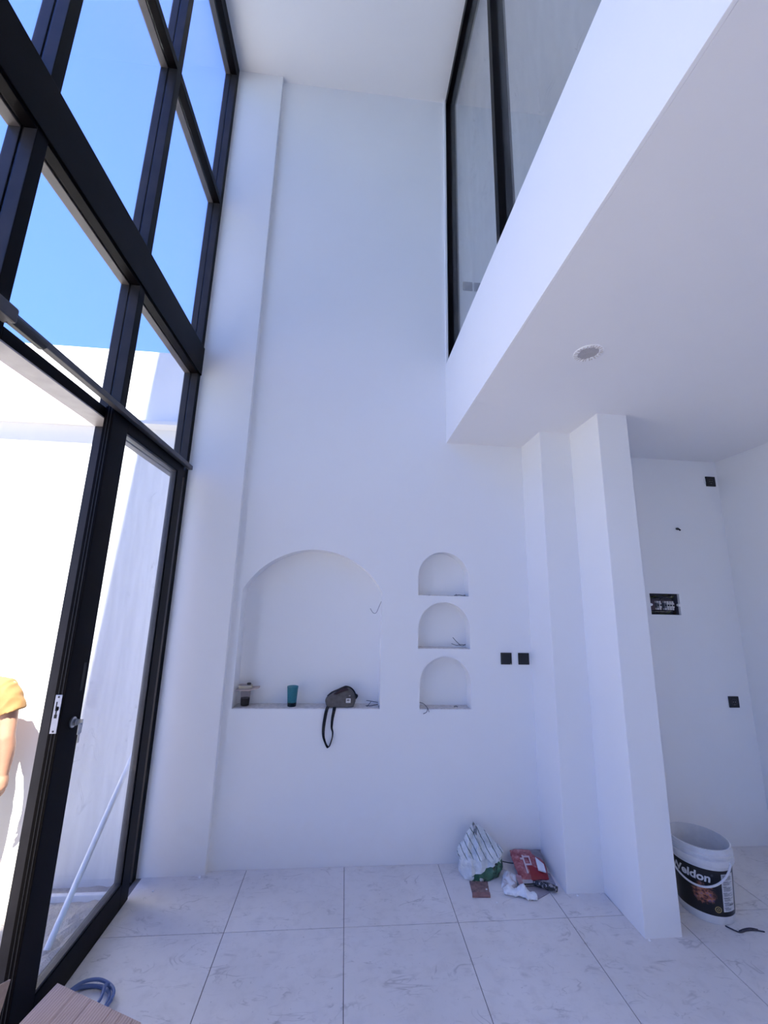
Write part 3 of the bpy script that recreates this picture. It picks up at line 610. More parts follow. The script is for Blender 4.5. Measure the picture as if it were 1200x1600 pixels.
# ------------------------------------------------------------------ cardboard box at the lower left
def corr(axis_dir):
    m, t, b = newmat('corrugated_cardboard'); v = pos(t)
    d = N(t, 'VectorMath', operation='DOT_PRODUCT'); t.links.new(v, d.inputs[0]); d.inputs[1].default_value = axis_dir
    n = noise_(t, v, 12, 4)
    w = math_(t, 'SINE', math_(t, 'MULTIPLY', d.outputs['Value'], 2 * pi / 0.010))
    c = ramp(t, n, [(0.3, (0.56, 0.40, 0.30)), (0.7, (0.64, 0.46, 0.36))])
    t.links.new(mixc(t, math_(t, 'MULTIPLY', math_(t, 'ADD', w, 1.0), 0.22), c, (0.36, 0.24, 0.18)), b.inputs['Base Color'])
    b.inputs['Roughness'].default_value = 0.9; bump(t, b, w, 0.35, 0.0015); return m
A = Vector((-0.957, 1.858, 0.300)); Bv = Vector((-1.002, 1.600, 0.300)); Cv = Vector((-0.600, 1.697, 0.300)); Dv = Bv + (Cv - A)
e2 = (Cv - A).normalized(); perp = Vector((-(Bv - A).normalized().y, (Bv - A).normalized().x, 0))
CORR = corr(tuple(perp))
cb = thing('cardboard_box', 'open brown corrugated cardboard box in the lower left corner', 'box', (-0.85, 1.45, 0))
# body below the visible flap
BL = [Bv, Dv, Dv + Vector((-0.08, -0.34, 0)), Bv + Vector((-0.08, -0.34, 0))]
bm = bmesh.new(); inner = [(Vector(p) - sum(BL, Vector()) / 4) * 0.985 + sum(BL, Vector()) / 4 for p in BL]
loft(bm, [[(p.x, p.y, 0.296) for p in inner], [(p.x, p.y, 0.001) for p in inner]], cap=False)
loft(bm, [[(p.x, p.y, 0.296) for p in BL], [(p.x, p.y, 0.0) for p in BL]], cap=False); bm.faces.new([bm.verts.new((p.x, p.y, 0.0015)) for p in BL])
for i in range(4):
    j = (i + 1) % 4; bm.faces.new([bm.verts.new(q) for q in ((BL[i].x, BL[i].y, 0.296), (BL[j].x, BL[j].y, 0.296), (inner[j].x, inner[j].y, 0.296), (inner[i].x, inner[i].y, 0.296))])
obj('carton_body', bm, CARD, cb)
# far flap, ribbed, with creases between the panels
def flap(name, corners, cuts, m):
    a, b2, c_, d = corners     # a-b2: far edge, d-c_: hinge
    ts = [0] + cuts + [1]; nrm = Vector((0, 0, 1)); bm = bmesh.new(); top = []; bot = []; th = 0.005
    for i in range(len(ts) - 1):
        t0_, t1_ = ts[i], ts[i + 1]; g_ = 0.0035
        q0, q1 = t0_ + (g_ if i else 0), t1_ - (g_ if i < len(ts) - 2 else 0)
        p = [a.lerp(b2, q0), a.lerp(b2, q1), d.lerp(c_, q1), d.lerp(c_, q0)]
        loft(bm, [[v - Vector((0, 0, th)) for v in p], p])
    p = [a, b2, c_, d]; loft(bm, [[v - Vector((0, 0, th)) for v in p], [v - Vector((0, 0, 0.0018)) for v in p]])
    return obj(name, bm, m, cb)
fo = flap('flap', (A, Cv, Dv, Bv), [0.24, 0.43, 0.68, 0.79, 0.92], CORR)
# upright flap at the window side
bm = bmesh.new(); P = [Vector((-1.085, 1.400, 0.292)), Vector((-1.010, 1.640, 0.292)), Vector((-1.015, 1.692, 0.437)), Vector((-1.035, 1.480, 0.520))]
loft(bm, [P, [p + Vector((-0.004, 0, 0)) for p in P]]); obj('flap', bm, CARD, cb)

# ------------------------------------------------------------------ paint bucket
BCX, BCY = 2.084, 2.535
bk_ = thing('paint_bucket', 'white paint bucket with black label standing behind the column', 'bucket', (BCX, BCY, 0)); bk_.scale = (1, 1, 0.925)
PW = plain('white_pail', (0.66, 0.66, 0.67), 0.4, var=0.05, bmp=0.03)
HB = 0.385
def RB(z): return 0.128 + (0.148 - 0.128) * z / HB
prof = [(0.001, 0.004), (0.118, 0.004), (0.124, 0.0), (RB(0), 0.006), (RB(0.05), 0.05), (RB(0.29), 0.29), (RB(0.30), 0.298), (RB(0.3) + 0.010, 0.300), (RB(0.3) + 0.013, 0.306), (RB(0.32) + 0.012, 0.330), (RB(0.33) + 0.003, 0.334), (RB(0.34), 0.342), (RB(0.35) + 0.008, 0.345), (RB(0.36) + 0.009, 0.356), (RB(0.36) + 0.001, 0.360), (RB(HB), 0.372), (RB(HB) + 0.002, HB), (RB(HB) - 0.004, HB + 0.001), (RB(HB) - 0.006, 0.37), (RB(0.1) - 0.004, 0.1), (0.122, 0.012), (0.001, 0.012)]
bm = bmesh.new(); lathe(bm, prof, BCX, BCY, 72); pail = obj('pail', bm, PW, bk_, smooth=True)
CAMA = math.atan2(-BCY, -BCX)      # direction from the bucket to the viewer
def bp(phi, z, off=0.0): a = CAMA + phi; r = RB(z) + off; return Vector((BCX + r * cos(a), BCY + r * sin(a), z))
# black printed sleeve; colour burst is print
m, t, b = newmat('label_print'); v = pos(t, obj=True)
cen = bp(-0.02, 0.150) - Vector((BCX, BCY, 0))
dv = N(t, 'VectorMath', operation='DISTANCE'); t.links.new(v, dv.inputs[0]); dv.inputs[1].default_value = cen
n1 = noise_(t, v, 30, 6, 0.7, 0.6); n2 = noise_(t, v, 55, 3, 0.5)
rad = math_(t, 'ADD', dv.outputs['Value'], math_(t, 'MULTIPLY', math_(t, 'SUBTRACT', n1, 0.5), 0.10))
msk = ramp(t, rad, [(0.035, (1, 1, 1)), (0.056, (0, 0, 0))])
colr = ramp(t, n2, [(0.35, (0.05, 0.012, 0.02)), (0.48, (0.32, 0.11, 0.05)), (0.58, (0.40, 0.17, 0.12)), (0.68, (0.17, 0.09, 0.22))])
t.links.new(mixc(t, msk, (0.006, 0.005, 0.006), colr), b.inputs['Base Color']); b.inputs['Roughness'].default_value = 0.3
bm = bmesh.new(); n = 72
loft(bm, [[bp(2 * pi * i / n, z, o__) for i in range(n)] for z, o__ in ((0.045, 0.0002), (0.045, 0.0012), (0.278, 0.0012), (0.278, 0.0002))], cap=False)
sleeve = obj('label', bm, m, bk_, smooth=True)
WHP = plain('label_white', (0.62, 0.62, 0.62), 0.4, bmp=0); INK = plain('label_ink', (0.10, 0.10, 0.13), 0.6, bmp=0); GOLD = plain('label_gold', (0.42, 0.33, 0.12), 0.4, bmp=0)
def bpatch(bm, p0, p1, z0, z1, off, n=8):
    loft(bm, [[bp(p0 + (p1 - p0) * i / n, z, off) for i in range(n + 1)] for z in (z0, z1)], closed=False)
bm = bmesh.new(); bpatch(bm, 0.62, 1.22, 0.070, 0.262, 0.0018); pan = obj('text_panel', bm, WHP, sleeve if False else bk_)
bm = bmesh.new(); random.seed(5); z = 0.256
while z > 0.08:
    blk = random.choice((4, 5, 6))
    bpatch(bm, 0.66, 0.66 + random.uniform(0.15, 0.3), z - 0.0030, z, 0.0024, 3); z -= 0.0055
    for _ in range(blk):
        if z < 0.078: break
        bpatch(bm, 0.68, 0.68 + random.uniform(0.25, 0.48), z - 0.0016, z, 0.0024, 4); z -= 0.0036
    z -= 0.005
obj('fine_print', bm, INK, bk_)
def round_text(txt, size, phi0, z0, m, name, off, slant=0.0, bold=0.0):
    cu = bpy.data.curves.new('t', 'FONT'); cu.body = txt; cu.size = size; cu.offset = bold; cu.align_x = 'LEFT'; cu.resolution_u = 3
    ob = bpy.data.objects.new('t', cu); C.objects.link(ob); bpy.context.view_layer.update()
    me = bpy.data.meshes.new_from_object(ob.evaluated_get(bpy.context.evaluated_depsgraph_get())); bpy.data.objects.remove(ob)
    bm = bmesh.new(); bm.from_mesh(me)
    long = [e_ for e_ in bm.edges if e_.calc_length() > 0.01]
    if long: bmesh.ops.subdivide_edges(bm, edges=long, cuts=3)
    for v_ in bm.verts:
        x, y = v_.co.x + v_.co.y * 0.12, v_.co.y; v_.co = bp(phi0 + x / 0.14, z0 + y + slant * x, off)
    return obj(name, bm, m, bk_)
tx = round_text('Weldon', 0.060, -1.17, 0.214, WHP, 'lettering', 0.0020, 0.0, 0.0018); tx['label'] = 'white lettering reading Weldon'
round_text('®', 0.016, 0.26, 0.246, INK, 'lettering', 0.0020)
round_text('BYSKII', 0.012, 0.90, 0.100, BLACKP, 'lettering', 0.0026, 0, 0.0003)
bm = bmesh.new(); n = 24
def disc(phi, z, r_, off): return [bp(phi + r_ * cos(2 * pi * i / n) / 0.135, z + r_ * sin(2 * pi * i / n) * 1.0, off) for i in range(n)]
loft(bm, [disc(0.42, 0.080, 0.016, 0.0018), disc(0.42, 0.080, 0.0125, 0.0018)], cap=False); loft(bm, [disc(0.42, 0.080, 0.007, 0.0018), disc(0.42, 0.080, 0.0045, 0.0018)], cap=False)
obj('gold_seal', bm, GOLD, bk_)
# bail handle hanging down across the front
hp = []
hl, hr = -1.38, 0.98
for i in range(25):
    q = i / 24; ph = hl + (hr - hl) * q; d = sin(pi * q) ** 0.75
    hp.append(bp(ph, 0.316 - 0.128 * d, 0.016 + 0.004 * d))
bm = bmesh.new(); tube(bm, hp, 0.0052, n=8, smooth_path=False)
for ph in (hl, hr):
    p = bp(ph, 0.316, 0.010); g = bmesh.ops.create_uvsphere(bm, u_segments=10, v_segments=8, radius=0.009); bmesh.ops.translate(bm, verts=g['verts'], vec=p)
obj('handle', bm, PW, bk_, smooth=True)

# ------------------------------------------------------------------ rubbish and scrapers in the corner
def crumple(bm, amp, scale, seed=0, z_min=0.001):
    for v_ in bm.verts:
        n = noise.noise_vector(v_.co * scale + Vector((seed, seed * 2, seed * 3))); n2_ = noise.noise_vector(v_.co * scale * 2.7 + Vector((seed + 5, 0, 0)))
        v_.co += n * amp + n2_ * amp * 0.5; v_.co.z = max(z_min + 0.0005 * n.x, v_.co.z)
def film(name, build):
    m, t, b = newmat(name); v = pos(t, obj=True); build(t, b, v); b.inputs['Roughness'].default_value = 0.3; return m
def bagmat(t, b, v):
    n = noise_(t, v, 18, 4); base = ramp(t, n, [(0.3, (0.60, 0.63, 0.64)), (0.7, (0.76, 0.79, 0.80))])
    sp = N(t, 'SeparateXYZ'); t.links.new(v, sp.inputs[0])
    q = math_(t, 'ADD', math_(t, 'MULTIPLY', sp.outputs['X'], 1.0), math_(t, 'MULTIPLY', sp.outputs['Z'], 0.55))     # stripes run down to the right
    s = math_(t, 'SINE', math_(t, 'MULTIPLY', math_(t, 'ADD', q, math_(t, 'MULTIPLY', n, 0.02)), 2 * pi / 0.040))
    st_ = ramp(t, s, [(0.90, (0, 0, 0)), (0.96, (1, 1, 1))])
    hi = N(t, 'MapRange'); t.links.new(sp.outputs['Z'], hi.inputs[0]); hi.inputs[1].default_value = 0.095; hi.inputs[2].default_value = 0.105
    base = mixc(t, math_(t, 'MULTIPLY', st_, hi.outputs[0]), base, (0.05, 0.10, 0.09))
    # green printed block low at the front right
    zz = math_(t, 'ADD', sp.outputs['Z'], math_(t, 'MULTIPLY', sp.outputs['X'], -0.30))
    g1 = math_(t, 'LESS_THAN', zz, 0.050); g2 = math_(t, 'GREATER_THAN', sp.outputs['X'], -0.075)
    gn = math_(t, 'GREATER_THAN', noise_(t, v, 16, 2), 0.42)
    base = mixc(t, math_(t, 'MULTIPLY', math_(t, 'MULTIPLY', g1, g2), gn), base, (0.045, 0.13, 0.075))
    k1 = math_(t, 'MULTIPLY', math_(t, 'GREATER_THAN', sp.outputs['X'], 0.055), math_(t, 'MULTIPLY', math_(t, 'LESS_THAN', zz, 0.05), math_(t, 'GREATER_THAN', noise_(t, v, 60, 3), 0.54)))
    base = mixc(t, k1, base, (0.03, 0.04, 0.02))
    t.links.new(base, b.inputs['Base Color']); bump(t, b, noise_(t, v, 26, 3, 0.5, 2.0), 0.7, 0.01)
BAGM = film('printed_bag_film', bagmat)
bm = bmesh.new(); n = 72; rings = []; random.seed(11)
for k in range(30):
    q = k / 29
    if q < 0.12: w = 0.105 + 0.03 * (q / 0.12); 
    elif q < 0.45: w = 0.135 - 0.015 * (q - 0.12)
    else: w = 0.130 * (1 - (q - 0.45) / 0.55) ** 0.75 + 0.020
    z = 0.002 + 0.222 * q; cxr = 0.893 + 0.0 * q - 0.018 * max(0, q - 0.4) * 2 + 0.010 * sin(3 * q); cyr = 2.872 + 0.035 * q
    pl = 0.05 + 0.34 * q
    rings.append([(cxr + w * (1 + pl * 0.5 * sin(9 * a + 3 * q) * (0.6 + 0.4 * sin(4 * a))) * cos(a), cyr + w * (0.52 - 0.30 * q) * (1 + pl * sin(11 * a + 2 * q)) * sin(a), z + (0.028 * q * sin(2 * a + 0.6) + 0.026 * q * q * sin(7 * a))) for a in [2 * pi * i / n for i in range(n)]])
loft(bm, rings); crumple(bm, 0.013, 20, 1); crumple(bm, 0.004, 70, 3)
for v_ in bm.verts: v_.co.y = min(v_.co.y, YB - 0.006)
tag(obj('plastic_bag', bm, BAGM, smooth=True), 'crumpled white plastic bag with green print standing at the wall', 'bag')
def pillow(cor, th, m, name, label, cat, amp=0.004, sc=25, seed=0, nu=18, nv=14, round_=0.5, zmin=0.001):
    """closed soft pouch between four corners"""
    a, b2, c_, d = [Vector(p) for p in cor]; bm = bmesh.new(); nrm = (b2 - a).cross(d - a).normalized()
    if nrm.z < 0: nrm = -nrm
    def P(u, v, s):
        p = a.lerp(b2, u).lerp(d.lerp(c_, u), v); h = (max(0, 16 * u * (1 - u) * v * (1 - v))) ** round_
        w = noise.noise(p * sc + Vector((seed, 0, 0))) * amp + noise.noise(p * sc * 2.3 + Vector((0, seed, 0))) * amp * 0.6
        q = p + nrm * ((th * h if s > 0 else 0.0) + w * (1 if s > 0 else 0.3)) + Vector((noise.noise(p * 30), noise.noise(p * 30 + Vector((9, 9, 9))), 0)) * amp; q.z = max(q.z, zmin + (0.0008 if s > 0 else 0)); return q
    T_ = [[bm.verts.new(P(i / nu, j / nv, 1)) for j in range(nv + 1)] for i in range(nu + 1)]; Bt = [[bm.verts.new(P(i / nu, j / nv, -1)) for j in range(nv + 1)] for i in range(nu + 1)]
    for i in range(nu):
        for j in range(nv):
            bm.faces.new((T_[i][j], T_[i + 1][j], T_[i + 1][j + 1], T_[i][j + 1])); bm.faces.new((Bt[i][j], Bt[i][j + 1], Bt[i + 1][j + 1], Bt[i + 1][j]))
    ring = [(i, 0) for i in range(nu)] + [(nu, j) for j in range(nv)] + [(i, nv) for i in range(nu, 0, -1)] + [(0, j) for j in range(nv, 0, -1)]
    for q in range(len(ring)):
        i, j = ring[q]; k, l = ring[(q + 1) % len(ring)]; bm.faces.new((T_[i][j], Bt[i][j], Bt[k][l], T_[k][l]))
    return tag(obj(name, bm, m, smooth=True), label, cat)
# red printed pouch
def redmat(t, b, v):
    n = noise_(t, v, 30, 4, 0.6); sp = N(t, 'SeparateXYZ'); t.links.new(v, sp.inputs[0])
    c = ramp(t, n, [(0.35, (0.24, 0.035, 0.045)), (0.55, (0.42, 0.13, 0.14)), (0.72, (0.55, 0.30, 0.31))])
    x, z = sp.outputs['X'], sp.outputs['Y']
    c = mixc(t, math_(t, 'MULTIPLY', math_(t, 'GREATER_THAN', x, -0.030), math_(t, 'LESS_THAN', math_(t, 'ADD', z, math_(t, 'MULTIPLY', x, 0.35)), -0.035)), c, (0.28, 0.012, 0.02))
    c = mixc(t, math_(t, 'MULTIPLY', math_(t, 'GREATER_THAN', x, 0.030), math_(t, 'GREATER_THAN', math_(t, 'ADD', z, math_(t, 'MULTIPLY', x, 0.6)), 0.055)), c, (0.22, 0.20, 0.21))
    t.links.new(c, b.inputs['Base Color']); bump(t, b, n, 0.5, 0.006)
REDM = film('red_pouch_film', redmat)
rp = thing('red_pouch', 'red printed pouch lying open against the wall corner', 'pouch', (1.20, 2.89, 0))
pc = [(1.115, 2.800, 0.012), (1.300, 2.800, 0.010), (1.335, 2.975, 0.075), (1.125, 2.985, 0.075)]
o = pillow(pc, 0.020, REDM, 'film', None, None, 0.009, 24, 3)
o.parent = rp; o.location = o.location - Vector((1.20, 2.89, 0))
for k in ('label', 'category'):
    if k in o: del o[k]
def rpp(u, v, h): 
    a, b2, c_, d = [Vector(p) for p in pc]; return a.lerp(b2, u).lerp(d.lerp(c_, u), v) + Vector((0, -0.35, 0.94)) * h
bm = bmesh.new()
for (u0, u1, v0, v1) in ((0.30, 0.345, 0.10, 0.70), (0.22, 0.345, 0.55, 0.61), (0.345, 0.54, 0.62, 0.67), (0.50, 0.54, 0.38, 0.67), (0.345, 0.54, 0.36, 0.41)):
    loft(bm, [[rpp(u0, v0, 0.021), rpp(u1, v0, 0.021), rpp(u1, v1, 0.021), rpp(u0, v1, 0.021)], [rpp(u0, v0, 0.0245), rpp(u1, v0, 0.0245), rpp(u1, v1, 0.0245), rpp(u0, v1, 0.0245)]])
PINK = plain('pale_pink_print', (0.62, 0.48, 0.50), 0.6, bmp=0)
o = obj('printed_mark', bm, PINK, rp); o['label'] = 'pale printed mark like a letter P'
bm = bmesh.new(); q = [(0.70, 0.20), (0.93, 0.12), (0.93, 0.38), (0.72, 0.62)]
loft(bm, [[rpp(u, v, 0.018) for u, v in q], [rpp(u, v, 0.026) for u, v in q]]); o = obj('paper_insert', bm, plain('white_paper', (0.75, 0.75, 0.77), 0.7), rp); o['label'] = 'white area showing in the pouch'
# white wrapper between bag and pouch
def wrapm(t, b, v):
    n = noise_(t, v, 14, 3, 0.5, 0.8); c = ramp(t, n, [(0.45, (0.72, 0.74, 0.77)), (0.54, (0.48, 0.43, 0.42))]); t.links.new(c, b.inputs['Base Color']); bump(t, b, noise_(t, v, 30, 3), 0.6, 0.008)
pillow([(0.985, 2.756, 0.002), (1.073, 2.728, 0.002), (1.108, 2.83, 0.022), (1.048, 2.880, 0.028)], 0.015, film('wrapper_film', wrapm), 'wrapper', 'crumpled whitish wrapper between the plastic bag and the red pouch', 'wrapper', 0.006, 26, 4)
WHT = plain('white_film', (0.80, 0.82, 0.84), 0.35, var=0.06, nscale=50, bmp=0.8)
bm = bmesh.new(); rings = []; n = 28
for k in range(60):
    q = k / 59; cxr = 0.985 + 0.175 * q; cyr = 2.712 - 0.062 * q; h = 0.022 * (sin(pi * (0.08 + 0.84 * q)) ** 0.7) * (1 + 0.35 * sin(14 * q)); w = 0.030 * (sin(pi * (0.10 + 0.82 * q)) ** 0.6) * (1 + 0.25 * sin(9 * q + 1))
    rings.append([(cxr + 0.3 * w * cos(a), cyr + w * cos(a), 0.002 + max(0, h * (1 + sin(a))) ) for a in [2 * pi * i / n for i in range(n)]])
loft(bm, rings); crumple(bm, 0.006, 45, 2); crumple(bm, 0.0035, 110, 5)
tag(obj('crumpled_film', bm, WHT, smooth=True), 'crumpled white film lying in front of the scrapers', 'wrapper')
# brown stained plate
STEELR = None
m, t, b = newmat('stained_steel'); v = pos(t, obj=True); n1 = noise_(t, v, 40, 5, 0.6, 0.5)
t.links.new(ramp(t, n1, [(0.3, (0.10, 0.06, 0.06)), (0.5, (0.22, 0.13, 0.12)), (0.7, (0.30, 0.19, 0.17))]), b.inputs['Base Color']); b.inputs['Roughness'].default_value = 0.5; bump(t, b, n1, 0.3, 0.002); STEELR = m
pt = thing('putty_blade', 'reddish brown stained putty blade lying in front of the plastic bag', 'scraper', (0.85, 2.75, 0))
def quad(bm, P, z0, z1): loft(bm, [[(x, y, z0) for x, y in P], [(x, y, z1) for x, y in P]])
bm = bmesh.new(); quad(bm, [(0.797, 2.705), (0.897, 2.700), (0.922, 2.812), (0.812, 2.820)], 0.001, 0.004); obj('blade', bm, STEELR, pt)
bm = bmesh.new(); quad(bm, [(0.790, 2.684), (0.893, 2.678), (0.899, 2.705), (0.797, 2.712)], 0.001, 0.012); obj('blade_holder', bm, plain('rusty_edge', (0.26, 0.13, 0.12), 0.6, var=0.2), pt)
bm = bmesh.new(); cyl(bm, 0.892, 2.742, 0.0035, 0.0055, 0.0055, n=14); obj('hole_rim', bm, WHT, pt)
# grey plates
GP = plain('grey_plastic_sheet', (0.26, 0.26, 0.31), 0.35, var=0.15)
bm = bmesh.new(); quad(bm, [(1.235, 2.765), (1.322, 2.745), (1.338, 2.86), (1.278, 2.89)], 0.002, 0.006)
gpl = tag(obj('grey_plate', bm, GP), 'grey plastic plate against the column foot behind the scraper handle', 'plate')
bm = bmesh.new(); tube(bm, [(1.290, 2.755, 0.010), (1.305, 2.745, 0.010), (1.320, 2.743, 0.010), (1.325, 2.76, 0.010)], 0.003, n=8)
obj('plate_rim', bm, WHT, gpl)
bm = bmesh.new(); quad(bm, [(1.090, 2.790), (1.160, 2.650), (1.262, 2.702), (1.215, 2.79)], 0.001, 0.0035)
tag(obj('flat_sheet', bm, plain('smoky_sheet', (0.30, 0.27, 0.29), 0.3, var=0.25, nscale=15)), 'flat smoky grey sheet under the scraper handle', 'sheet')
sc = thing('scraper', 'putty scraper with black speckled handle lying on the grey sheet', 'scraper', (1.22, 2.74, 0))
def specm(t, b, v):
    n = noise_(t, v, 70, 3, 0.5); t.links.new(ramp(t, n, [(0.53, (0.014, 0.012, 0.014)), (0.60, (0.30, 0.28, 0.29))]), b.inputs['Base Color'])
SPEC = film('speckled_handle', specm)
bm = bmesh.new(); tube(bm, [(1.185, 2.762, 0.016), (1.22, 2.742, 0.020), (1.26, 2.718, 0.022), (1.295, 2.698, 0.020), (1.303, 2.693, 0.019)], lambda q: 0.0115 + 0.006 * sin(pi * min(1, q * 1.05)) ** 1 - (0.008 if q > 0.97 else 0), n=14, k=6); obj('handle', bm, SPEC, sc, smooth=True)
bm = bmesh.new(); quad(bm, [(1.105, 2.800), (1.125, 2.752), (1.190, 2.752), (1.195, 2.772), (1.19, 2.80)], 0.010, 0.0125); obj('blade', bm, plain('scraper_steel', (0.55, 0.53, 0.53), 0.35, 0.3, var=0.15), sc)
bm = bmesh.new(); tube(bm, [(1.11, 2.757, 0.014), (1.15, 2.755, 0.015), (1.19, 2.755, 0.016)], 0.004, n=8); obj('tang', bm, BLACKP, sc)
bm = bmesh.new(); tubep = [(1.078, 2.700), (1.100, 2.690), (1.128, 2.800), (1.100, 2.815)]; quad(bm, tubep, 0.030, 0.034)
bm2 = bm; box(bm2, 1.080, 1.100, 2.70, 2.72, 0.001, 0.031)
tag(obj('stained_strip', bm2, plain('pink_stained', (0.42, 0.22, 0.23), 0.6, var=0.35, nscale=30)), 'pink stained strip between the wrapper and the scraper blade', 'strip')
wires('cable', 'thin black wire running from the plastic bag to the red pouch', [[(1.01, 2.955, 0.055), (1.05, 2.94, 0.04), (1.085, 2.93, 0.035), (1.125, 2.92, 0.034), (1.14, 2.90, 0.05)]], 0.0028, BLACKP)
# plaster crumbs
CR = plain('plaster_crumb', (0.85, 0.84, 0.83), 0.9, bmp=0.5)
for k, (x, y, s, lb) in enumerate(((-1.02, 2.83, 0.006, 'white plaster crumb on the floor beside the pilaster foot'), (0.915, 2.635, 0.005, 'white plaster crumb on the floor in front of the putty blade'), (1.405, 2.665, 0.006, 'white plaster crumb at the foot of the shorter column'), (-0.80, 2.935, 0.008, 'white plaster crumb at the pilaster corner'), (1.595, 2.335, 0.006, 'white plaster crumb at the foremost column foot'))):
    bm = bmesh.new(); bmesh.ops.create_icosphere(bm, subdivisions=2, radius=s); crumple(bm, s * 0.4, 90, k, -1)
    for v_ in bm.verts: v_.co.z = max(-s * 0.55, v_.co.z * 0.8)
    bmesh.ops.translate(bm, verts=bm.verts, vec=(x, y, s * 0.55)); tag(obj('plaster_crumb', bm, CR), lb, 'debris')

# ------------------------------------------------------------------ the person in the yard
GZ = -0.148
def capsule(bm, pts, radii, n=16, flat=1.0, sub=4):
    """smooth tapered limb, rounded ends"""
    P = catmull(pts, sub); R = [r.x for r in catmull([(r, 0, 0) for r in radii], sub)]
    T = (P[1] - P[0]).normalized(); u = T.cross(Vector((0, 1, 0)) if abs(T.y) < 0.9 else Vector((1, 0, 0))).normalized(); rings = []
    PP = [(P[0] - T * R[0] * f, R[0] * math.sqrt(max(0.02, 1 - f * f))) for f in (0.95, 0.75, 0.4)] + list(zip(P, R))
    T2 = (P[-1] - P[-2]).normalized(); PP += [(P[-1] + T2 * R[-1] * f, R[-1] * math.sqrt(max(0.02, 1 - f * f))) for f in (0.4, 0.75, 0.95)]
    for i, (p, r) in enumerate(PP):
        T = (PP[min(i + 1, len(PP) - 1)][0] - PP[max(i - 1, 0)][0]).normalized(); u = (u - T * u.dot(T)).normalized(); w = T.cross(u)
        rings.append([p + u * (r * cos(2 * pi * q / n)) + w * (r * flat * sin(2 * pi * q / n)) for q in range(n)])
    loft(bm, rings)
def ell(bm, rows, n=28):
    loft(bm, [[(cx_ + a_ * cos(2 * pi * i / n), cy_ + b_ * sin(2 * pi * i / n), z_) for i in range(n)] for cx_, cy_, z_, a_, b_ in rows])
def remesh(name, bm, m, parent, vox, smooth_it=4, post=None):
    me = bpy.data.meshes.new('tmp'); bmesh.ops.recalc_face_normals(bm, faces=bm.faces); bm.to_mesh(me); bm.free()
    ob = bpy.data.objects.new('tmp', me); C.objects.link(ob)
    md = ob.modifiers.new('r', 'REMESH'); md.mode = 'VOXEL'; md.voxel_size = vox
    sm = ob.modifiers.new('s', 'SMOOTH'); sm.iterations = smooth_it; sm.factor = 0.5
    bpy.context.view_layer.update(); ev = bpy.data.meshes.new_from_object(ob.evaluated_get(bpy.context.evaluated_depsgraph_get())); bpy.data.objects.remove(ob)
    b2 = bmesh.new(); b2.from_mesh(ev)
    if post: post(b2)
    return obj(name, b2, m, parent, smooth=True)
PX, PY, HX = -2.218, 2.865, -0.15
per = thing('person', 'person in a mustard t-shirt standing outside, arm hanging, partly cut off', 'person', (PX, PY, GZ))
SKIN = plain('skin', (0.36, 0.19, 0.12), 0.55, var=0.08, nscale=20)
TEE = plain('mustard_cotton', (0.27, 0.145, 0.048), 0.85, var=0.08, nscale=25, bmp=0.2); TRO = plain('dark_trousers', (0.05, 0.05, 0.07), 0.9); HAIRM = plain('black_hair', (0.012, 0.010, 0.009), 0.6, var=0.3, nscale=80, bmp=0.5)
bm = bmesh.new(); G = GZ
def W_(x, y, z): return (PX + x, PY + y, z)
# torso, neck, head (facing the wall, +Y)
ell(bm, [(PX, PY, 0.64, 0.13, 0.095), (PX, PY, 0.72, 0.155, 0.105), (PX, PY, 0.82, 0.13, 0.09), (PX, PY, 0.95, 0.14, 0.10), (PX, PY, 1.05, 0.155, 0.10), (PX, PY - 0.005, 1.11, 0.12, 0.075), (PX + HX * 0.4, PY - 0.01, 1.14, 0.06, 0.055), (PX + HX, PY, 1.22, 0.052, 0.052)])
hz = 1.325
ell(bm, [(PX + HX, PY + 0.025, hz - 0.115, 0.020, 0.020), (PX + HX, PY + 0.03, hz - 0.10, 0.045, 0.050), (PX + HX, PY + 0.022, hz - 0.06, 0.063, 0.078), (PX + HX, PY + 0.012, hz, 0.074, 0.094), (PX + HX, PY + 0.008, hz + 0.05, 0.072, 0.092), (PX + HX, PY, hz + 0.09, 0.052, 0.066), (PX + HX, PY, hz + 0.108, 0.02, 0.03)])
capsule(bm, [W_(HX, 0.100, hz + 0.012), W_(HX, 0.118, hz - 0.022), W_(HX, 0.108, hz - 0.030)], [0.008, 0.013, 0.012], 10)   # nose
for s_ in (-1, 1):
    capsule(bm, [W_(HX + s_ * 0.076, 0.0, hz + 0.018), W_(HX + s_ * 0.080, -0.006, hz - 0.005), W_(HX + s_ * 0.074, 0.0, hz - 0.028)], [0.010, 0.013, 0.008], 10)   # ears
capsule(bm, [W_(HX - 0.022, 0.098, hz - 0.056), W_(HX, 0.105, hz - 0.055), W_(HX + 0.022, 0.098, hz - 0.056)], [0.006, 0.009, 0.006], 10)     # lips
# legs
for s_ in (-1, 1):
    capsule(bm, [W_(s_ * 0.085, 0, 0.66), W_(s_ * 0.095, 0.005, 0.45), W_(s_ * 0.095, 0.01, 0.28), W_(s_ * 0.095, -0.01, 0.12), W_(s_ * 0.095, -0.015, G + 0.07)], [0.085, 0.070, 0.052, 0.050, 0.034], 16)
    capsule(bm, [W_(s_ * 0.095, -0.035, G + 0.042), W_(s_ * 0.100, 0.06, G + 0.038), W_(s_ * 0.108, 0.13, G + 0.028)], [0.036, 0.036, 0.026], 14)
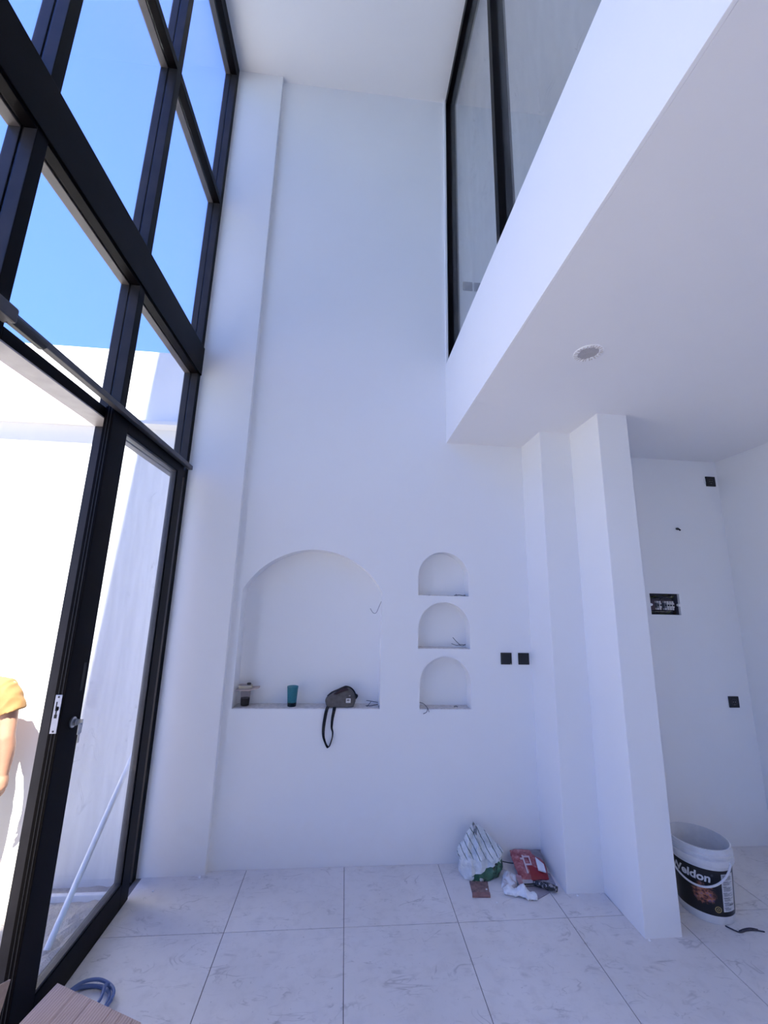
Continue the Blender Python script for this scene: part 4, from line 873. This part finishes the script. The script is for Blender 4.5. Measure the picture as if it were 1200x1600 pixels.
# arms: right arm hangs, slightly back; left arm mirrors
def arm(s_, hand_y):
    sh = W_(s_ * 0.185, 0, 1.065); el = W_(s_ * 0.262, -0.035, 0.815); wr = W_(s_ * 0.262, hand_y, 0.600); 
    capsule(bm, [sh, W_(s_ * 0.235, -0.02, 0.95), el], [0.054, 0.046, 0.038], 16)
    capsule(bm, [el, W_(s_ * 0.268, (hand_y - 0.035) / 2, 0.73), wr], [0.038, 0.037, 0.024], 16)
    # palm (thin across x), fingers point down
    px_, py_, pz_ = wr; capsule(bm, [(px_, py_, pz_ - 0.005), (px_ - s_ * 0.004, py_ + 0.004, pz_ - 0.035), (px_ - s_ * 0.006, py_ + 0.006, pz_ - 0.068)], [0.023, 0.030, 0.030], 16, flat=1.0)
    return (px_, py_, pz_)
tips = []
for s_, hy in ((1, 0.0), (-1, 0.01)):
    wx, wy, wz = arm(s_, hy)
# flatten palms via fingers positions
    for k, (dy, L) in enumerate(((0.030, 0.070), (0.011, 0.078), (-0.009, 0.073), (-0.028, 0.058))):
        x0_ = wx - s_ * 0.006; y0_ = wy + dy + 0.006; z0_ = wz - 0.072
        capsule(bm, [(x0_, y0_, z0_), (x0_ - s_ * 0.004, y0_ + dy * 0.15, z0_ - L * 0.45), (x0_ - s_ * 0.018, y0_ + dy * 0.2, z0_ - L * 0.78), (x0_ - s_ * 0.032, y0_ + dy * 0.2, z0_ - L)], [0.0088, 0.0082, 0.0078, 0.0066], 10)
    capsule(bm, [(wx - s_ * 0.008, wy + 0.022, wz - 0.022), (wx - s_ * 0.020, wy + 0.048, wz - 0.048), (wx - s_ * 0.026, wy + 0.052, wz - 0.078)], [0.012, 0.0105, 0.008], 10)
remesh('body', bm, SKIN, per, 0.0052, 4)
for s_ in (-1, 1):
    bm = bmesh.new(); g = bmesh.ops.create_uvsphere(bm, u_segments=12, v_segments=8, radius=0.010); bmesh.ops.translate(bm, verts=g['verts'], vec=W_(HX + s_ * 0.030, 0.094, hz + 0.012))
    obj('eye', bm, plain('eye_dark', (0.05, 0.03, 0.02), 0.2), per, smooth=True)
# t-shirt
def folds(b2):
    for v_ in b2.verts:
        p = v_.co; n = noise.noise(Vector((p.x * 16 + p.z * 14, p.y * 9, p.z * 5 - p.x * 8))); r_ = 1 - abs(noise.noise(Vector((p.x * 22 - p.z * 12, p.y * 12, p.z * 8 + 3)))) * 2
        v_.co = p + v_.normal * (0.006 * n + 0.004 * r_)
bm = bmesh.new()
ell(bm, [(PX, PY, 0.60, 0.178, 0.128), (PX, PY, 0.64, 0.176, 0.128), (PX, PY, 0.72, 0.172, 0.122), (PX, PY, 0.85, 0.160, 0.112), (PX, PY, 0.96, 0.168, 0.116), (PX, PY, 1.05, 0.178, 0.110), (PX, PY - 0.003, 1.105, 0.150, 0.088), (PX, PY - 0.006, 1.138, 0.090, 0.070), (PX, PY - 0.006, 1.158, 0.066, 0.060)])
for s_ in (-1, 1):
    P = [Vector(W_(s_ * 0.10, 0, 1.085)), Vector(W_(s_ * 0.175, -0.004, 1.072)), Vector(W_(s_ * 0.215, -0.012, 1.02)), Vector(W_(s_ * 0.246, -0.020, 0.955)), Vector(W_(s_ * 0.252, -0.022, 0.940))]
    R_ = [0.060, 0.068, 0.072, 0.074, 0.074]; rings = []
    for i, (p, r) in enumerate(zip(P, R_)):
        T = (P[min(i + 1, 4)] - P[max(i - 1, 0)]).normalized(); u = Vector((0, 1, 0)); w = T.cross(u).normalized()
        rings.append([p + u * (r * 1.0 * cos(a)) + w * (r * 0.86 * sin(a)) for a in [2 * pi * q / 24 for q in range(24)]])
    loft(bm, rings)
tee = remesh('t_shirt', bm, TEE, per, 0.007, 3, folds)
bm = bmesh.new()
ell(bm, [(PX, PY, 0.50, 0.150, 0.110), (PX, PY, 0.58, 0.162, 0.118), (PX, PY, 0.70, 0.155, 0.110)])
for s_ in (-1, 1): capsule(bm, [W_(s_ * 0.085, 0, 0.62), W_(s_ * 0.097, 0.005, 0.45), W_(s_ * 0.098, 0.01, 0.28), W_(s_ * 0.098, -0.012, 0.10), W_(s_ * 0.098, -0.015, G + 0.085)], [0.095, 0.082, 0.068, 0.064, 0.058], 18)
remesh('trousers', bm, TRO, per, 0.009, 3)
bm = bmesh.new()
for s_ in (-1, 1): capsule(bm, [W_(s_ * 0.095, -0.035, G + 0.042), W_(s_ * 0.100, 0.06, G + 0.042), W_(s_ * 0.108, 0.135, G + 0.034)], [0.044, 0.044, 0.034], 14)
for v_ in bm.verts: v_.co.z = max(v_.co.z, G + 0.001)
obj('shoes', bm, plain('dark_shoes', (0.03, 0.025, 0.02), 0.7), per, smooth=True)
bm = bmesh.new()
ell(bm, [(PX + HX, PY - 0.048, hz - 0.055, 0.050, 0.040), (PX + HX, PY - 0.028, hz - 0.01, 0.078, 0.068), (PX + HX, PY - 0.012, hz + 0.045, 0.080, 0.086), (PX + HX, PY + 0.002, hz + 0.085, 0.066, 0.086), (PX + HX, PY + 0.0, hz + 0.115, 0.035, 0.045)])
remesh('hair', bm, HAIRM, per, 0.006, 3)
